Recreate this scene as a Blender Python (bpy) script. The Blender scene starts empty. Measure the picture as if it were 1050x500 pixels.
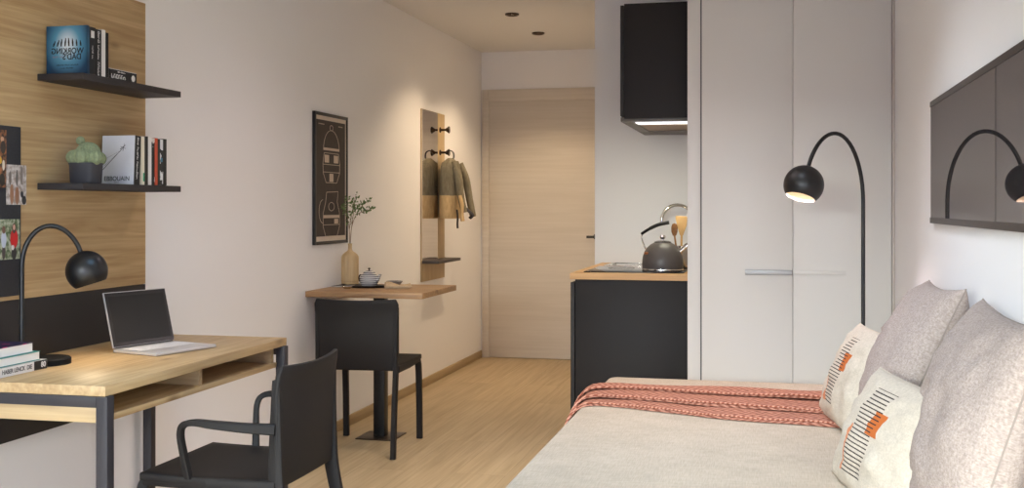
import bpy, bmesh, math, random
from mathutils import Vector, Matrix, noise
random.seed(7)
C = bpy.context.scene.collection
S = bpy.context.scene
PI = math.pi
V = Vector

# ------------------------------------------------------------------ camera
YAW = 0.229784
cam_d = bpy.data.cameras.new('camera')
cam = bpy.data.objects.new('camera', cam_d)
C.objects.link(cam)
cam.location = (0, 0, 1.24)
cam.rotation_euler = (PI/2, 0, YAW)
cam_d.sensor_fit = 'HORIZONTAL'
cam_d.sensor_width = 36.0
cam_d.lens = 36.0*1141.96/1050
cam_d.shift_y = -(250-212.09)/1050
cam_d.clip_start = 0.05
S.camera = cam

# ------------------------------------------------------------------ world, daylight, exposure
w = bpy.data.worlds.new('daylight'); S.world = w
w.use_nodes = True
w.node_tree.nodes['Background'].inputs[0].default_value = (0.78, 0.88, 1.0, 1)
w.node_tree.nodes['Background'].inputs[1].default_value = 0.15

def area(name, loc, rot, sx, sy, power, col, spread=PI):
    d = bpy.data.lights.new(name, 'AREA'); d.shape = 'RECTANGLE'
    d.size = sx; d.size_y = sy; d.energy = power; d.color = col; d.spread = spread
    o = bpy.data.objects.new(name, d); C.objects.link(o)
    o.location = loc; o.rotation_euler = rot
    return o
# daylight coming in through the window in the wall behind the camera
area('sky_daylight', (-3.3, -5.0, 3.1), (math.radians(68), 0, math.radians(-25)), 7.0, 2.8, 3030, (.90, 1.0, .95), math.radians(150))
area('sky_daylight', (1.5, -5.0, 3.1), (math.radians(68), 0, math.radians(15)), 5.0, 2.8, 360, (.6, .68, 1.0), math.radians(150))
area('window_daylight', (-0.9, -1.1, 1.1), (math.radians(65), 0, 0), 2.6, 1.6, 20, (.30, .40, 1.0), math.radians(150))
# added fill lights under the ceiling, out of view; no known lamps there
for x, y, sx, sy, p, c, sp in ((-.95, .9, .9, .5, 3, (.5, .7, 1.0), 128), (-.95, 2.6, .9, .5, 10.5, (.34, .66, 1.0), 128),
                               (-1.15, 4.55, .9, .5, 5.2, (1.0, .83, .88), 128), (-1.15, 4.57, .9, .5, 5.6, (1.0, .81, .5), 90), (-.2, 3.6, .5, .9, 8.8, (.78, .87, 1.0), 100)):
    area('ceiling_fill', (x, y, 2.49), (0, 0, 0), sx, sy, p, c, math.radians(sp))

S.view_settings.view_transform = 'Standard'
S.view_settings.look = 'None'
S.view_settings.gamma = 1.0
S.view_settings.use_curve_mapping = False
S.view_settings.exposure = 0.0
DOWN_W = 58.0      # each ceiling downlight
LAMP_W = 15.7       # bulbs of the two arc lamps
HOOD_W = 4.2

# ------------------------------------------------------------------ materials
def lin(c):
    f = lambda v: v/12.92 if v <= 0.04045 else ((v+0.055)/1.055)**2.4
    return tuple(f(v/255.0) for v in c) + (1.0,)

def nodes_of(name):
    m = bpy.data.materials.new(name); m.use_nodes = True
    nt = m.node_tree
    return m, nt, nt.nodes['Principled BSDF']

def mat(name, rgb, rough=0.5, metal=0.0, var=0.0, vscale=8.0, bump=0.0, bscale=60.0, coat=0.0, stretch=(1, 1, 1), emit=None, spec=0.5):
    m, nt, b = nodes_of(name)
    c = lin(rgb)
    b.inputs['Base Color'].default_value = c
    b.inputs['Roughness'].default_value = rough
    b.inputs['Metallic'].default_value = metal
    b.inputs['Specular IOR Level'].default_value = spec
    if coat: b.inputs['Coat Weight'].default_value = coat
    N, L = nt.nodes, nt.links
    if var or bump:
        tc = N.new('ShaderNodeTexCoord'); mp = N.new('ShaderNodeMapping')
        mp.inputs['Scale'].default_value = stretch
        L.new(tc.outputs['Object'], mp.inputs['Vector'])
    if var:
        n = N.new('ShaderNodeTexNoise'); n.inputs['Scale'].default_value = vscale; n.inputs['Detail'].default_value = 6
        L.new(mp.outputs[0], n.inputs['Vector'])
        r = N.new('ShaderNodeValToRGB')
        r.color_ramp.elements[0].position = 0.3; r.color_ramp.elements[1].position = 0.7
        r.color_ramp.elements[0].color = tuple(x*(1-var) for x in c[:3]) + (1,)
        r.color_ramp.elements[1].color = tuple(min(1, x*(1+var)) for x in c[:3]) + (1,)
        L.new(n.outputs['Fac'], r.inputs[0]); L.new(r.outputs[0], b.inputs['Base Color'])
    if bump:
        n2 = N.new('ShaderNodeTexNoise'); n2.inputs['Scale'].default_value = bscale; n2.inputs['Detail'].default_value = 3
        L.new(mp.outputs[0], n2.inputs['Vector'])
        bp = N.new('ShaderNodeBump'); bp.inputs['Strength'].default_value = bump; bp.inputs['Distance'].default_value = 0.004
        L.new(n2.outputs['Fac'], bp.inputs['Height']); L.new(bp.outputs[0], b.inputs['Normal'])
    if emit:
        b.inputs['Emission Color'].default_value = lin(emit[0]); b.inputs['Emission Strength'].default_value = emit[1]
    return m

def wood(name, light, dark, axis='Y', scale=1.0, rough=0.45, contrast=1.0, planks=None, knots=True):
    """oak: long streaks along one axis, fine pores, optional plank joints (planks=(length,width))"""
    m, nt, b = nodes_of(name)
    N, L = nt.nodes, nt.links
    tc = N.new('ShaderNodeTexCoord'); mp = N.new('ShaderNodeMapping')
    L.new(tc.outputs['Object'], mp.inputs['Vector'])
    a = 'XYZ'.index(axis)
    vec = mp.outputs[0]
    pl = None
    if planks:
        sep = N.new('ShaderNodeSeparateXYZ'); L.new(tc.outputs['Object'], sep.inputs[0])
        cb = N.new('ShaderNodeCombineXYZ'); L.new(sep.outputs[1], cb.inputs[0]); L.new(sep.outputs[0], cb.inputs[1])
        br = N.new('ShaderNodeTexBrick'); L.new(cb.outputs[0], br.inputs['Vector'])
        br.inputs['Scale'].default_value = 1.0
        br.inputs['Brick Width'].default_value = planks[0]; br.inputs['Row Height'].default_value = planks[1]
        br.inputs['Mortar Size'].default_value = 0.0011; br.inputs['Mortar Smooth'].default_value = 0.2
        br.inputs['Color1'].default_value = (0.25, 0.25, 0.25, 1); br.inputs['Color2'].default_value = (1, 1, 1, 1)
        br.inputs['Mortar'].default_value = (0, 0, 0, 1); br.offset = 0.37; br.squash = 1.0
        pl = br
        # every plank gets its own slice of the grain
        mul = N.new('ShaderNodeVectorMath'); mul.operation = 'MULTIPLY'; mul.inputs[1].default_value = (7.3, 5.1, 3.7)
        L.new(br.outputs['Color'], mul.inputs[0])
        add = N.new('ShaderNodeVectorMath'); add.operation = 'ADD'
        L.new(tc.outputs['Object'], add.inputs[0]); L.new(mul.outputs[0], add.inputs[1])
        L.new(add.outputs[0], mp.inputs['Vector'])
    s = [11*scale]*3; s[a] = 0.9*scale
    mp.inputs['Scale'].default_value = s
    n1 = N.new('ShaderNodeTexNoise'); n1.inputs['Scale'].default_value = 1.0; n1.inputs['Detail'].default_value = 8; n1.inputs['Distortion'].default_value = 1.6
    L.new(vec, n1.inputs['Vector'])
    mp2 = N.new('ShaderNodeMapping'); s2 = [62*scale]*3; s2[a] = 1.6*scale
    mp2.inputs['Scale'].default_value = s2; L.new(tc.outputs['Object'], mp2.inputs['Vector'])
    n2 = N.new('ShaderNodeTexNoise'); n2.inputs['Scale'].default_value = 1.0; n2.inputs['Detail'].default_value = 2
    L.new(mp2.outputs[0], n2.inputs['Vector'])
    mix = N.new('ShaderNodeMix'); mix.data_type = 'FLOAT'; mix.inputs[0].default_value = 0.46
    L.new(n1.outputs['Fac'], mix.inputs[2]); L.new(n2.outputs['Fac'], mix.inputs[3])
    r = N.new('ShaderNodeValToRGB'); e = r.color_ramp.elements
    e[0].position = 0.5-0.22/contrast; e[1].position = 0.5+0.2/contrast
    e[0].color = lin(dark); e[1].color = lin(light)
    L.new(mix.outputs[0], r.inputs[0])
    col = r.outputs[0]
    if knots:
        mpk = N.new('ShaderNodeMapping'); sk = [9*scale]*3; sk[a] = 3*scale; mpk.inputs['Scale'].default_value = sk
        L.new(tc.outputs['Object'], mpk.inputs['Vector'])
        vo = N.new('ShaderNodeTexVoronoi'); vo.inputs['Scale'].default_value = 0.55; L.new(mpk.outputs[0], vo.inputs['Vector'])
        rk = N.new('ShaderNodeValToRGB'); rk.color_ramp.elements[0].position = 0.03; rk.color_ramp.elements[1].position = 0.13
        rk.color_ramp.elements[0].color = (0.55, 0.5, 0.45, 1); rk.color_ramp.elements[1].color = (1, 1, 1, 1)
        L.new(vo.outputs['Distance'], rk.inputs[0])
        mk = N.new('ShaderNodeMix'); mk.data_type = 'RGBA'; mk.blend_type = 'MULTIPLY'; mk.inputs[0].default_value = 1.0
        L.new(col, mk.inputs[6]); L.new(rk.outputs[0], mk.inputs[7]); col = mk.outputs[2]
    if pl:
        rp = N.new('ShaderNodeValToRGB'); ee = rp.color_ramp.elements
        ee[0].position = 0.0; ee[0].color = (0.62, 0.58, 0.52, 1); ee[1].position = 0.25; ee[1].color = (0.93, 0.92, 0.9, 1)
        x = ee.new(1.0); x.color = (1.03, 1.02, 1.0, 1)
        L.new(pl.outputs['Color'], rp.inputs[0])
        mk = N.new('ShaderNodeMix'); mk.data_type = 'RGBA'; mk.blend_type = 'MULTIPLY'; mk.inputs[0].default_value = 1.0
        L.new(col, mk.inputs[6]); L.new(rp.outputs[0], mk.inputs[7]); col = mk.outputs[2]
    L.new(col, b.inputs['Base Color'])
    b.inputs['Roughness'].default_value = rough
    bp = N.new('ShaderNodeBump'); bp.inputs['Strength'].default_value = 0.08; bp.inputs['Distance'].default_value = 0.002
    L.new(mix.outputs[0], bp.inputs['Height']); L.new(bp.outputs[0], b.inputs['Normal'])
    return m

def weave(name, rgb, rgb2, scale=420.0, bump=0.35, axes=(0, 1), slub=0.5, slub_scale=9.0, aspect=0.06):
    """plain woven cloth: crossed threads plus uneven slubs"""
    m, nt, b = nodes_of(name); N, L = nt.nodes, nt.links
    tc = N.new('ShaderNodeTexCoord')
    outs = []
    for k in range(2):
        mp = N.new('ShaderNodeMapping'); s = [scale*aspect]*3; s[axes[k]] = scale
        mp.inputs['Scale'].default_value = s; L.new(tc.outputs['Object'], mp.inputs['Vector'])
        n = N.new('ShaderNodeTexNoise'); n.inputs['Scale'].default_value = 1.0; n.inputs['Detail'].default_value = 2
        L.new(mp.outputs[0], n.inputs['Vector']); outs.append(n.outputs['Fac'])
    ad = N.new('ShaderNodeMath'); ad.operation = 'ADD'; L.new(outs[0], ad.inputs[0]); L.new(outs[1], ad.inputs[1])
    big = N.new('ShaderNodeTexNoise'); big.inputs['Scale'].default_value = slub_scale; big.inputs['Detail'].default_value = 5
    L.new(tc.outputs['Object'], big.inputs['Vector'])
    ml = N.new('ShaderNodeMath'); ml.operation = 'MULTIPLY_ADD'; ml.inputs[1].default_value = slub
    L.new(big.outputs['Fac'], ml.inputs[0]); L.new(ad.outputs[0], ml.inputs[2])
    r = N.new('ShaderNodeValToRGB'); mid = 1.0+slub*0.5
    dv = N.new('ShaderNodeMath'); dv.operation = 'DIVIDE'; dv.inputs[1].default_value = 2*mid; L.new(ml.outputs[0], dv.inputs[0])
    r.color_ramp.elements[0].position = 0.38; r.color_ramp.elements[1].position = 0.62
    r.color_ramp.elements[0].color = lin(rgb2); r.color_ramp.elements[1].color = lin(rgb)
    L.new(dv.outputs[0], r.inputs[0]); L.new(r.outputs[0], b.inputs['Base Color'])
    b.inputs['Roughness'].default_value = 0.92
    b.inputs['Specular IOR Level'].default_value = 0.15
    bp = N.new('ShaderNodeBump'); bp.inputs['Strength'].default_value = bump; bp.inputs['Distance'].default_value = 0.0015
    L.new(ad.outputs[0], bp.inputs['Height']); L.new(bp.outputs[0], b.inputs['Normal'])
    return m, nt, b, r

M = {}
M['wall'] = mat('wall_paint', (242, 240, 240), 0.9, bump=0.03, bscale=140)
M['ceiling'] = mat('ceiling_paint', (228, 225, 222), 0.95)
M['floor'] = wood('oak_floor', (196, 175, 142), (160, 138, 105), 'Y', 1.0, 0.5, 1.0, (1.9, 0.24), knots=False)
M['skirting'] = wood('oak_skirting', (184, 160, 122), (152, 128, 92), 'Y', 1.2, 0.5, knots=False)
M['oak'] = wood('natural_oak', (206, 178, 134), (160, 127, 84), 'Y', 1.6, 0.5, 1.0)
M['oak_x'] = wood('natural_oak_end_grain', (204, 178, 136), (164, 134, 94), 'X', 1.7, 0.5, 0.9)
M['oak_table'] = wood('rustic_oak', (190, 152, 108), (138, 100, 66), 'X', 1.0, 0.5, 1.0)
M['oak_coat'] = wood('pale_oak', (206, 182, 142), (166, 138, 100), 'Z', 1.0, 0.5, 1.0, knots=False)
M['oak_counter'] = wood('worktop_oak', (222, 176, 116), (186, 138, 82), 'X', 1.0, 0.45, 1.0, knots=False)
M['door'] = wood('whitewashed_wood', (222, 213, 201), (198, 187, 172), 'X', 0.9, 0.6, 0.6, knots=False)
M['board'] = mat('anthracite_board', (50, 46, 44), 0.6, spec=0.25)
M['slate'] = mat('pinboard_felt', (48, 49, 54), 0.85, var=0.12, vscale=160, bump=0.05, bscale=300)
M['anth'] = mat('anthracite_metal', (54, 51, 54), 0.5, spec=0.3)
M['shelf'] = mat('anthracite_shelf', (56, 52, 52), 0.6, spec=0.25)
M['chair'] = mat('matt_black_plastic', (33, 30, 29), 0.6, bump=0.02, bscale=500, spec=0.3)
M['black'] = mat('satin_black_metal', (20, 20, 22), 0.38)
M['cab'] = mat('graphite_laminate', (38, 35, 35), 0.55, spec=0.25)
M['cab_dark'] = mat('graphite_edge', (34, 31, 30), 0.6)
M['white_lam'] = mat('white_laminate', (222, 218, 213), 0.42)
M['gap'] = mat('painted_gap_shade', (58, 56, 56), 0.5)  # dark colour stands in for shade in the wardrobe gap
M['alu'] = mat('brushed_aluminium', (176, 176, 177), 0.5, 0.5)
M['steel'] = mat('stainless_steel', (205, 203, 200), 0.22, 1.0)
M['chrome'] = mat('chrome', (225, 222, 218), 0.08, 1.0)
M['lining'] = mat('white_lamp_lining', (250, 240, 222), 0.6)
M['bulb'] = mat('warm_bulb', (255, 236, 205), 0.4, emit=((255, 226, 180), 2.2))
M['led'] = mat('led_diffuser', (245, 246, 250), 0.4, emit=((245, 246, 255), 1.1))
M['down'] = mat('downlight_lens', (255, 245, 225), 0.4, emit=((255, 232, 200), 2.5))
M['lamp_base'] = mat('matt_black_metal', (20, 20, 21), 0.7, spec=0.15)
M['bronze'] = mat('dark_bronze', (62, 48, 38), 0.35, 0.8)
M['pages'] = mat('paper_pages', (232, 228, 222), 0.85, bump=0.1, bscale=300, stretch=(0.05, 0.05, 3))
M['white_paper'] = mat('white_paper', (236, 235, 236), 0.6)
M['ink'] = mat('black_ink', (22, 22, 24), 0.6)
M['white_ink'] = mat('white_ink', (228, 226, 224), 0.6)

# ------------------------------------------------------------------ mesh helpers
class MB:
    def __init__(s): s.bm = bmesh.new()
    def box(s, x0, x1, y0, y1, z0, z1, m=None):
        r = bmesh.ops.create_cube(s.bm, size=1.0)
        T = Matrix.Translation(((x0+x1)/2, (y0+y1)/2, (z0+z1)/2)) @ Matrix.Diagonal((x1-x0, y1-y0, z1-z0, 1))
        if m is not None: T = m @ T
        bmesh.ops.transform(s.bm, matrix=T, verts=r['verts']); return s
    def rings(s, rings, cap0=True, cap1=True, closed=True):
        vs = [[s.bm.verts.new(p) for p in r] for r in rings]
        n = len(vs[0])
        for a, b in zip(vs, vs[1:]):
            for i in range(n if closed else n-1):
                j = (i+1) % n
                s.bm.faces.new((a[i], a[j], b[j], b[i]))
        if cap0 and closed: s.bm.faces.new(list(reversed(vs[0])))
        if cap1 and closed: s.bm.faces.new(vs[-1])
        return s
    def tube(s, pts, rad, n=12, sq=None):
        """round tube along points; rad number or list; sq=(a,b) scales the section along its two normals"""
        pts = [V(p) for p in pts]; m = len(pts)
        if not hasattr(rad, '__len__'): rad = [rad]*m
        up = None; rings = []
        for i, p in enumerate(pts):
            t = (pts[min(i+1, m-1)]-pts[max(i-1, 0)]).normalized()
            if up is None:
                up = V((0, 0, 1)) if abs(t.z) < 0.9 else V((1, 0, 0))
            a = t.cross(up).normalized(); up = a.cross(t).normalized()
            ka, kb = sq if sq else (1, 1)
            rings.append([p+(a*math.cos(2*PI*k/n)*ka+up*math.sin(2*PI*k/n)*kb)*rad[i] for k in range(n)])
        return s.rings(rings)
    def bar(s, pts, sec, up0=(0, 0, 1)):
        """rectangular bar along points; sec = list of (width,height) or one; corners slightly cut"""
        pts = [V(p) for p in pts]; m = len(pts)
        if not isinstance(sec, list): sec = [sec]*m
        rings = []; up = V(up0)
        for i, p in enumerate(pts):
            t = (pts[min(i+1, m-1)]-pts[max(i-1, 0)]).normalized()
            a = t.cross(up).normalized(); u = a.cross(t).normalized(); up = u
            wd, ht = sec[i][0]/2, sec[i][1]/2; c = 0.28
            q = [(-wd, -ht*(1-c)), (-wd*(1-c), -ht), (wd*(1-c), -ht), (wd, -ht*(1-c)), (wd, ht*(1-c)), (wd*(1-c), ht), (-wd*(1-c), ht), (-wd, ht*(1-c))]
            rings.append([p+a*x+u*y for x, y in q])
        return s.rings(rings)
    def lathe(s, prof, n=32, mod=None, center=(0, 0, 0), m=None, cap0=True, cap1=True):
        rings = []
        for r, z in prof:
            ring = []
            for k in range(n):
                th = 2*PI*k/n; rr = max(r, 1e-5)*(mod(th, z) if mod else 1)
                p = V((rr*math.cos(th), rr*math.sin(th), z))
                if m is not None: p = m @ p
                ring.append(p+V(center))
            rings.append(ring)
        return s.rings(rings, cap0, cap1)
    def prism(s, poly, h, m=None):
        """polygon in XY extruded from z=0 to z=h"""
        a = [V((x, y, 0)) for x, y in poly]; b = [V((x, y, h)) for x, y in poly]
        if m is not None: a = [m @ p for p in a]; b = [m @ p for p in b]
        return s.rings([a, b])
    def build(s, name, m, parent=None, bevel=0.0, seg=2, smooth=True, angle=35, loc=None):
        bm = s.bm
        bmesh.ops.recalc_face_normals(bm, faces=bm.faces)
        if bevel:
            es = [e for e in bm.edges if len(e.link_faces) == 2 and e.calc_face_angle(0) > math.radians(30)]
            bmesh.ops.bevel(bm, geom=es, offset=bevel, segments=seg, profile=0.5, affect='EDGES', clamp_overlap=True)
        lim = math.radians(angle)
        for f in bm.faces: f.smooth = smooth
        for e in bm.edges:
            if len(e.link_faces) == 2 and e.calc_face_angle(0) > lim: e.smooth = False
        me = bpy.data.meshes.new(name); bm.to_mesh(me); bm.free()
        o = bpy.data.objects.new(name, me); C.objects.link(o)
        if m: me.materials.append(m)
        if parent: o.parent = parent
        if loc: o.location = loc
        return o

def tag(o, label, cat, group=None):
    o['label'] = label; o['category'] = cat
    if group: o['group'] = group
    return o
def thing(name, label, cat, loc=(0, 0, 0), rz=0.0, group=None):
    o = bpy.data.objects.new(name, None); C.objects.link(o)
    o.empty_display_size = 0.05
    o.location = loc; o.rotation_euler = (0, 0, rz)
    return tag(o, label, cat, group)
def struct(o):
    o['kind'] = 'structure'; return o
def bx(name, m, dims, parent=None, bevel=0.0015):
    return MB().box(*dims).build(name, m, parent, bevel)
def text(name, body, size, m, parent, M4, mirror=False, align='CENTER', xs=1.0, depth=0.0003, bold=0.0):
    cu = bpy.data.curves.new('lettering', 'FONT'); cu.body = body; cu.size = size
    cu.align_x = align; cu.align_y = 'CENTER'; cu.extrude = depth; cu.offset = bold
    tmp = bpy.data.objects.new('lettering', cu); C.objects.link(tmp)
    bpy.context.view_layer.update()
    me = bpy.data.meshes.new_from_object(tmp)
    bpy.data.objects.remove(tmp); bpy.data.curves.remove(cu)
    k = Matrix.Diagonal((-xs if mirror else xs, 1, 1, 1))
    me.transform(M4 @ k)
    if mirror: me.flip_normals()
    me.materials.clear(); me.materials.append(m)
    o = bpy.data.objects.new(name, me); C.objects.link(o); o.parent = parent
    return o
def strokes(name, n, size, m, parent, M4, words=(), seed=1):
    rnd = random.Random(seed); g = MB(); x = -n*size*.36
    for k in range(n):
        if k in words: x += size*.5
        h_ = size*rnd.choice((.7, .7, .5)); w_ = size*.12
        g.box(x, x+w_, -size*.35, -size*.35+h_, 0, .0004, M4)
        kind = rnd.randrange(3)
        if kind != 1: g.box(x+w_, x+size*.45, -size*.35+h_-w_, -size*.35+h_, 0, .0004, M4)
        if kind != 0: g.box(x+w_, x+size*.45, -size*.35, -size*.35+w_, 0, .0004, M4)
        g.box(x+size*.45, x+size*.45+w_, -size*.35, -size*.35+h_*(1 if kind == 2 else .6), 0, .0004, M4)
        x += size*.72
    return g.build(name, m, parent)
def basis(origin, ax, ay):
    ax = V(ax).normalized(); ay = V(ay).normalized(); az = ax.cross(ay)
    m = Matrix((ax, ay, az)).transposed().to_4x4(); m.translation = V(origin); return m
def spline(pts, n=8):
    """Catmull-Rom through points"""
    P = [V(p) for p in pts]; out = []
    for i in range(len(P)-1):
        p0 = P[max(i-1, 0)]; p1 = P[i]; p2 = P[i+1]; p3 = P[min(i+2, len(P)-1)]
        for k in range(n):
            t = k/n
            out.append(0.5*((2*p1)+(p2-p0)*t+(2*p0-5*p1+4*p2-p3)*t*t+(3*p1-p0-3*p2+p3)*t**3))
    out.append(P[-1]); return out

# ------------------------------------------------------------------ the setting
XL, XR, YB, YF, ZC = -2.345, 0.561, -1.30, 8.91, 2.516
YK, XB = 6.78, -1.063                       # kitchen back wall and the corner of the bathroom block
struct(bx('floor', M['floor'], (XL-.1, XR+.1, YB-.1, YF+.1, -.1, 0), bevel=0))
struct(bx('ceiling', M['ceiling'], (XL-.1, XR+.1, YB-.1, YF+.1, ZC, ZC+.1), bevel=0))
struct(bx('wall_left', M['wall'], (XL-.1, XL, YB-.1, YF+.1, 0, ZC), bevel=0))
struct(bx('wall_right', M['wall'], (XR, XR+.1, YB-.1, YF+.1, 0, ZC), bevel=0))
DX0, DX1, DZ = -2.278, -1.330, 2.110
wb = MB()
wb.box(XL, DX0, YF, YF+.1, 0, ZC); wb.box(DX1, XB, YF, YF+.1, 0, ZC); wb.box(DX0, DX1, YF, YF+.1, DZ, ZC)
struct(wb.build('wall_far', M['wall']))
struct(bx('wall_kitchen', M['wall'], (XB, XR, YK, YF+.1, 0, ZC), bevel=0))
WX0, WX1, WZ0, WZ1 = -2.25, 0.48, 0.05, 1.86
wb = MB()
wb.box(XL, WX0, YB-.1, YB, 0, ZC); wb.box(WX1, XR, YB-.1, YB, 0, ZC)
wb.box(WX0, WX1, YB-.1, YB, 0, WZ0); wb.box(WX0, WX1, YB-.1, YB, WZ1, ZC)
struct(wb.build('wall_back', M['wall']))
wf = MB()
for a, b_ in ((WX0, WX0+.06), (-.79, -.73), (WX1-.06, WX1)): wf.box(a, b_, YB-.08, YB-.02, WZ0, WZ1)
wf.box(WX0, WX1, YB-.08, YB-.02, WZ0, WZ0+.06); wf.box(WX0, WX1, YB-.08, YB-.02, WZ1-.06, WZ1)
struct(wf.build('window_1', M['white_lam']))
struct(bx('baseboard_left', M['skirting'], (XL, XL+.012, YB, YF, 0, .059)))
# door and its frame
door = struct(bx('door_1', M['door'], (DX0, DX1, YF-.004, YF+.045, .004, DZ)))
fr = MB(); fr.box(-2.334, DX0, YF-.018, YF+.05, 0, 2.206); fr.box(DX1, -1.272, YF-.018, YF+.05, 0, 2.206)
fr.box(DX0, DX1, YF-.018, YF+.05, DZ, 2.206)
struct(fr.build('trim_1', M['door'], None, 0.003))
h = MB(); h.lathe([(.024, 0), (.024, .01)], 20, m=Matrix.Rotation(PI/2, 4, 'X'), center=(-1.385, YF-.004, 1.0))
h.tube(spline([(-1.385, YF-.01, 1.0), (-1.385, YF-.05, 1.0), (-1.395, YF-.058, 1.0), (-1.455, YF-.058, 1.0)], 5), .010, 10)
h.build('door_handle', M['black'], door)

# ------------------------------------------------------------------ wardrobe (right) and its doors
WY = 5.5
wd = thing('wardrobe', 'tall white built-in wardrobe with two plain doors behind the floor lamp', 'wardrobe', (.1, WY, 0))
def W(x0, x1, y0, y1, z0, z1): return (x0-.1, x1-.1, y0-WY, y1-WY, z0, z1)
bx('side_panel', M['white_lam'], W(-.405, -.3425, WY, YK-.002, 0, ZC-.002), wd)
bx('gap_shade', M['gap'], W(-.3425, -.337, WY+.004, WY+.06, 0, ZC-.002), wd, 0)  # dark strip painting the shade between side panel and door
bx('carcass', M['white_lam'], W(-.337, .556, WY+.024, YK-.002, 0, ZC-.002), wd, 0)
dl = bx('door', M['white_lam'], W(-.3365, .0935, WY, WY+.02, .004, ZC-.006), wd, .0012)
dr = bx('door', M['white_lam'], W(.0960, .5435, WY, WY+.02, .004, ZC-.006), wd, .0012)
bx('filler_strip', mat('beige_filler', (200, 190, 180), .6), W(.5465, .560, WY+.006, WY+.02, 0, ZC-.002), wd, 0)
bx('handle', M['alu'], W(-.129, .0915, WY-.016, WY-.0003, .914, .938), dl, .002)['label'] = 'brushed aluminium grip strip'
bx('handle', M['white_lam'], W(.098, .338, WY-.009, WY-.0003, .918, .936), dr, .002)['label'] = 'white grip strip'

# ------------------------------------------------------------------ kitchenette
KY = 5.66
bc = thing('base_cabinet', 'dark graphite kitchen base cabinet under the oak worktop', 'cabinet', (-.7, KY, 0))
def K(x0, x1, y0, y1, z0, z1): return (x0+.7, x1+.7, y0-KY, y1-KY, z0, z1)
bx('side_panel', M['cab_dark'], K(-1.014, -.994, KY, YK-.002, 0, .852), bc)
bx('front_panel', M['cab'], K(-.990, -.407, KY, KY+.02, .06, .864), bc)
bx('carcass', M['cab_dark'], K(-.9935, -.407, KY+.022, YK-.002, .0, .8675), bc, 0)
SK = (-.93, -.45, 6.34, 6.68)                # sink cut-out
CX0, CX1, CY0, CY1 = -1.017, -.4055, KY-.002, YK-.001
ct = MB()
ct.box(CX0, CX1, CY0, SK[2], .868, .9); ct.box(CX0, CX1, SK[3], CY1, .868, .9)
ct.box(CX0, SK[0], SK[2], SK[3], .868, .9); ct.box(SK[1], CX1, SK[2], SK[3], .868, .9)
bmesh.ops.remove_doubles(ct.bm, verts=ct.bm.verts, dist=1e-5)
tag(ct.build('worktop', M['oak_counter']), 'oak kitchen worktop lying on the dark base cabinet', 'worktop')
hob = thing('hob', 'black glass hob set on the front of the oak worktop', 'hob', (-.69, 6.0, .9005))
bx('glass_plate', mat('black_glass', (10, 10, 11), .06), (-.268, .25, -.265, .265, 0, .005), hob, .0015)
for i, (x, y, r) in enumerate(((-.12, -.12, .085), (-.12, .12, .07), (.12, .12, .085))):
    MB().lathe([(r, .0052), (r+.003, .0052), (r+.003, .0056), (r, .0056)], 36, cap0=False, cap1=False, center=(x, y, 0)).build('cooking_ring', mat('hob_marking', (90, 90, 92), .4), hob)
sk = thing('sink', 'stainless steel sink let into the back of the worktop', 'sink', ((SK[0]+SK[1])/2, (SK[2]+SK[3])/2, .9))
a, c = (SK[1]-SK[0])/2, (SK[3]-SK[2])/2
rim = MB()
for d in ((-a-.012, a+.012, -c-.012, -c+.012), (-a-.012, a+.012, c-.012, c+.012), (-a-.012, -a+.012, -c+.012, c-.012), (a-.012, a+.012, -c+.012, c-.012)):
    rim.box(d[0], d[1], d[2], d[3], .0005, .006)
rim.build('rim', M['steel'], sk, .001)
bw = MB()
def rect(x, y, z): return [(-x, -y, z), (x, -y, z), (x, y, z), (-x, y, z)]
bw.rings([rect(a-.008, c-.008, .001), rect(a-.012, c-.012, -.020), rect(a-.02, c-.02, -.030)], cap0=False)
bw.build('basin', M['steel'], sk)
fc = thing('faucet', 'chrome swan-neck faucet arching up behind the kettle', 'faucet', (-.463, 6.735, .9005))
MB().lathe([(.026, 0), (.026, .012), (.019, .02), (.017, .06), (.0, .061)], 24).build('base', M['chrome'], fc)
R_ = .090
arc = [(0, 0, .05), (0, 0, .15), (0, 0, .262)]+[(-R_+R_*math.cos(t), -.35*(R_-R_*math.cos(t)), .262+R_*math.sin(t)) for t in [PI*k/14 for k in range(1, 15)]]
arc += [(-2*R_-.002, -.7*R_, .235)]
MB().tube(arc, .0105, 14).build('spout', M['chrome'], fc)
MB().tube([(.0, -.016, .045), (.004, -.04, .055), (.008, -.075, .066)], [.008, .006, .006], 10).build('lever', M['chrome'], fc)
# wall cabinet and hood
wc = thing('wall_cabinet', 'dark graphite wall cabinet hanging above the worktop', 'cabinet', (-.7, KY, 1.678))
def K2(x0, x1, y0, y1, z0, z1): return (x0+.7, x1+.7, y0-KY, y1-KY, z0-1.678, z1-1.678)
bx('side_panel', M['cab_dark'], K2(-.757, -.739, KY+.002, YK-.002, 1.703, 2.268), wc)
bx('front_panel', M['cab'], K2(-.737, -.4065, KY, KY+.02, 1.690, 2.275), wc)
bx('carcass', M['cab_dark'], K2(-.7385, -.4065, KY+.022, YK-.002, 1.700, 2.268), wc, 0)
hd = thing('range_hood', 'slim steel range hood built into the bottom of the wall cabinet', 'hood', (-.7, KY, 1.678))
hb = MB(); hb.box(*K2(-.757, -.4065, KY+.02, KY+.06, 1.676, 1.6985)); hb.box(*K2(-.757, -.4065, YK-.28, YK-.002, 1.676, 1.6985))
hb.box(*K2(-.757, -.70, KY+.06, YK-.28, 1.676, 1.6985))
hb.build('housing', mat('hood_steel', (104, 98, 92), .45, .4), hd, .001)
bx('filter', mat('grease_filter', (140, 112, 84), .45, .5), K2(-.70, -.4065, KY+.33, YK-.28, 1.684, 1.690), hd, 0)
bx('front_strip', M['led'], K2(-.690, -.4065, KY+.075, KY+.20, 1.672, 1.6985), hd, .004)['label'] = 'bright white light strip'
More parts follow.
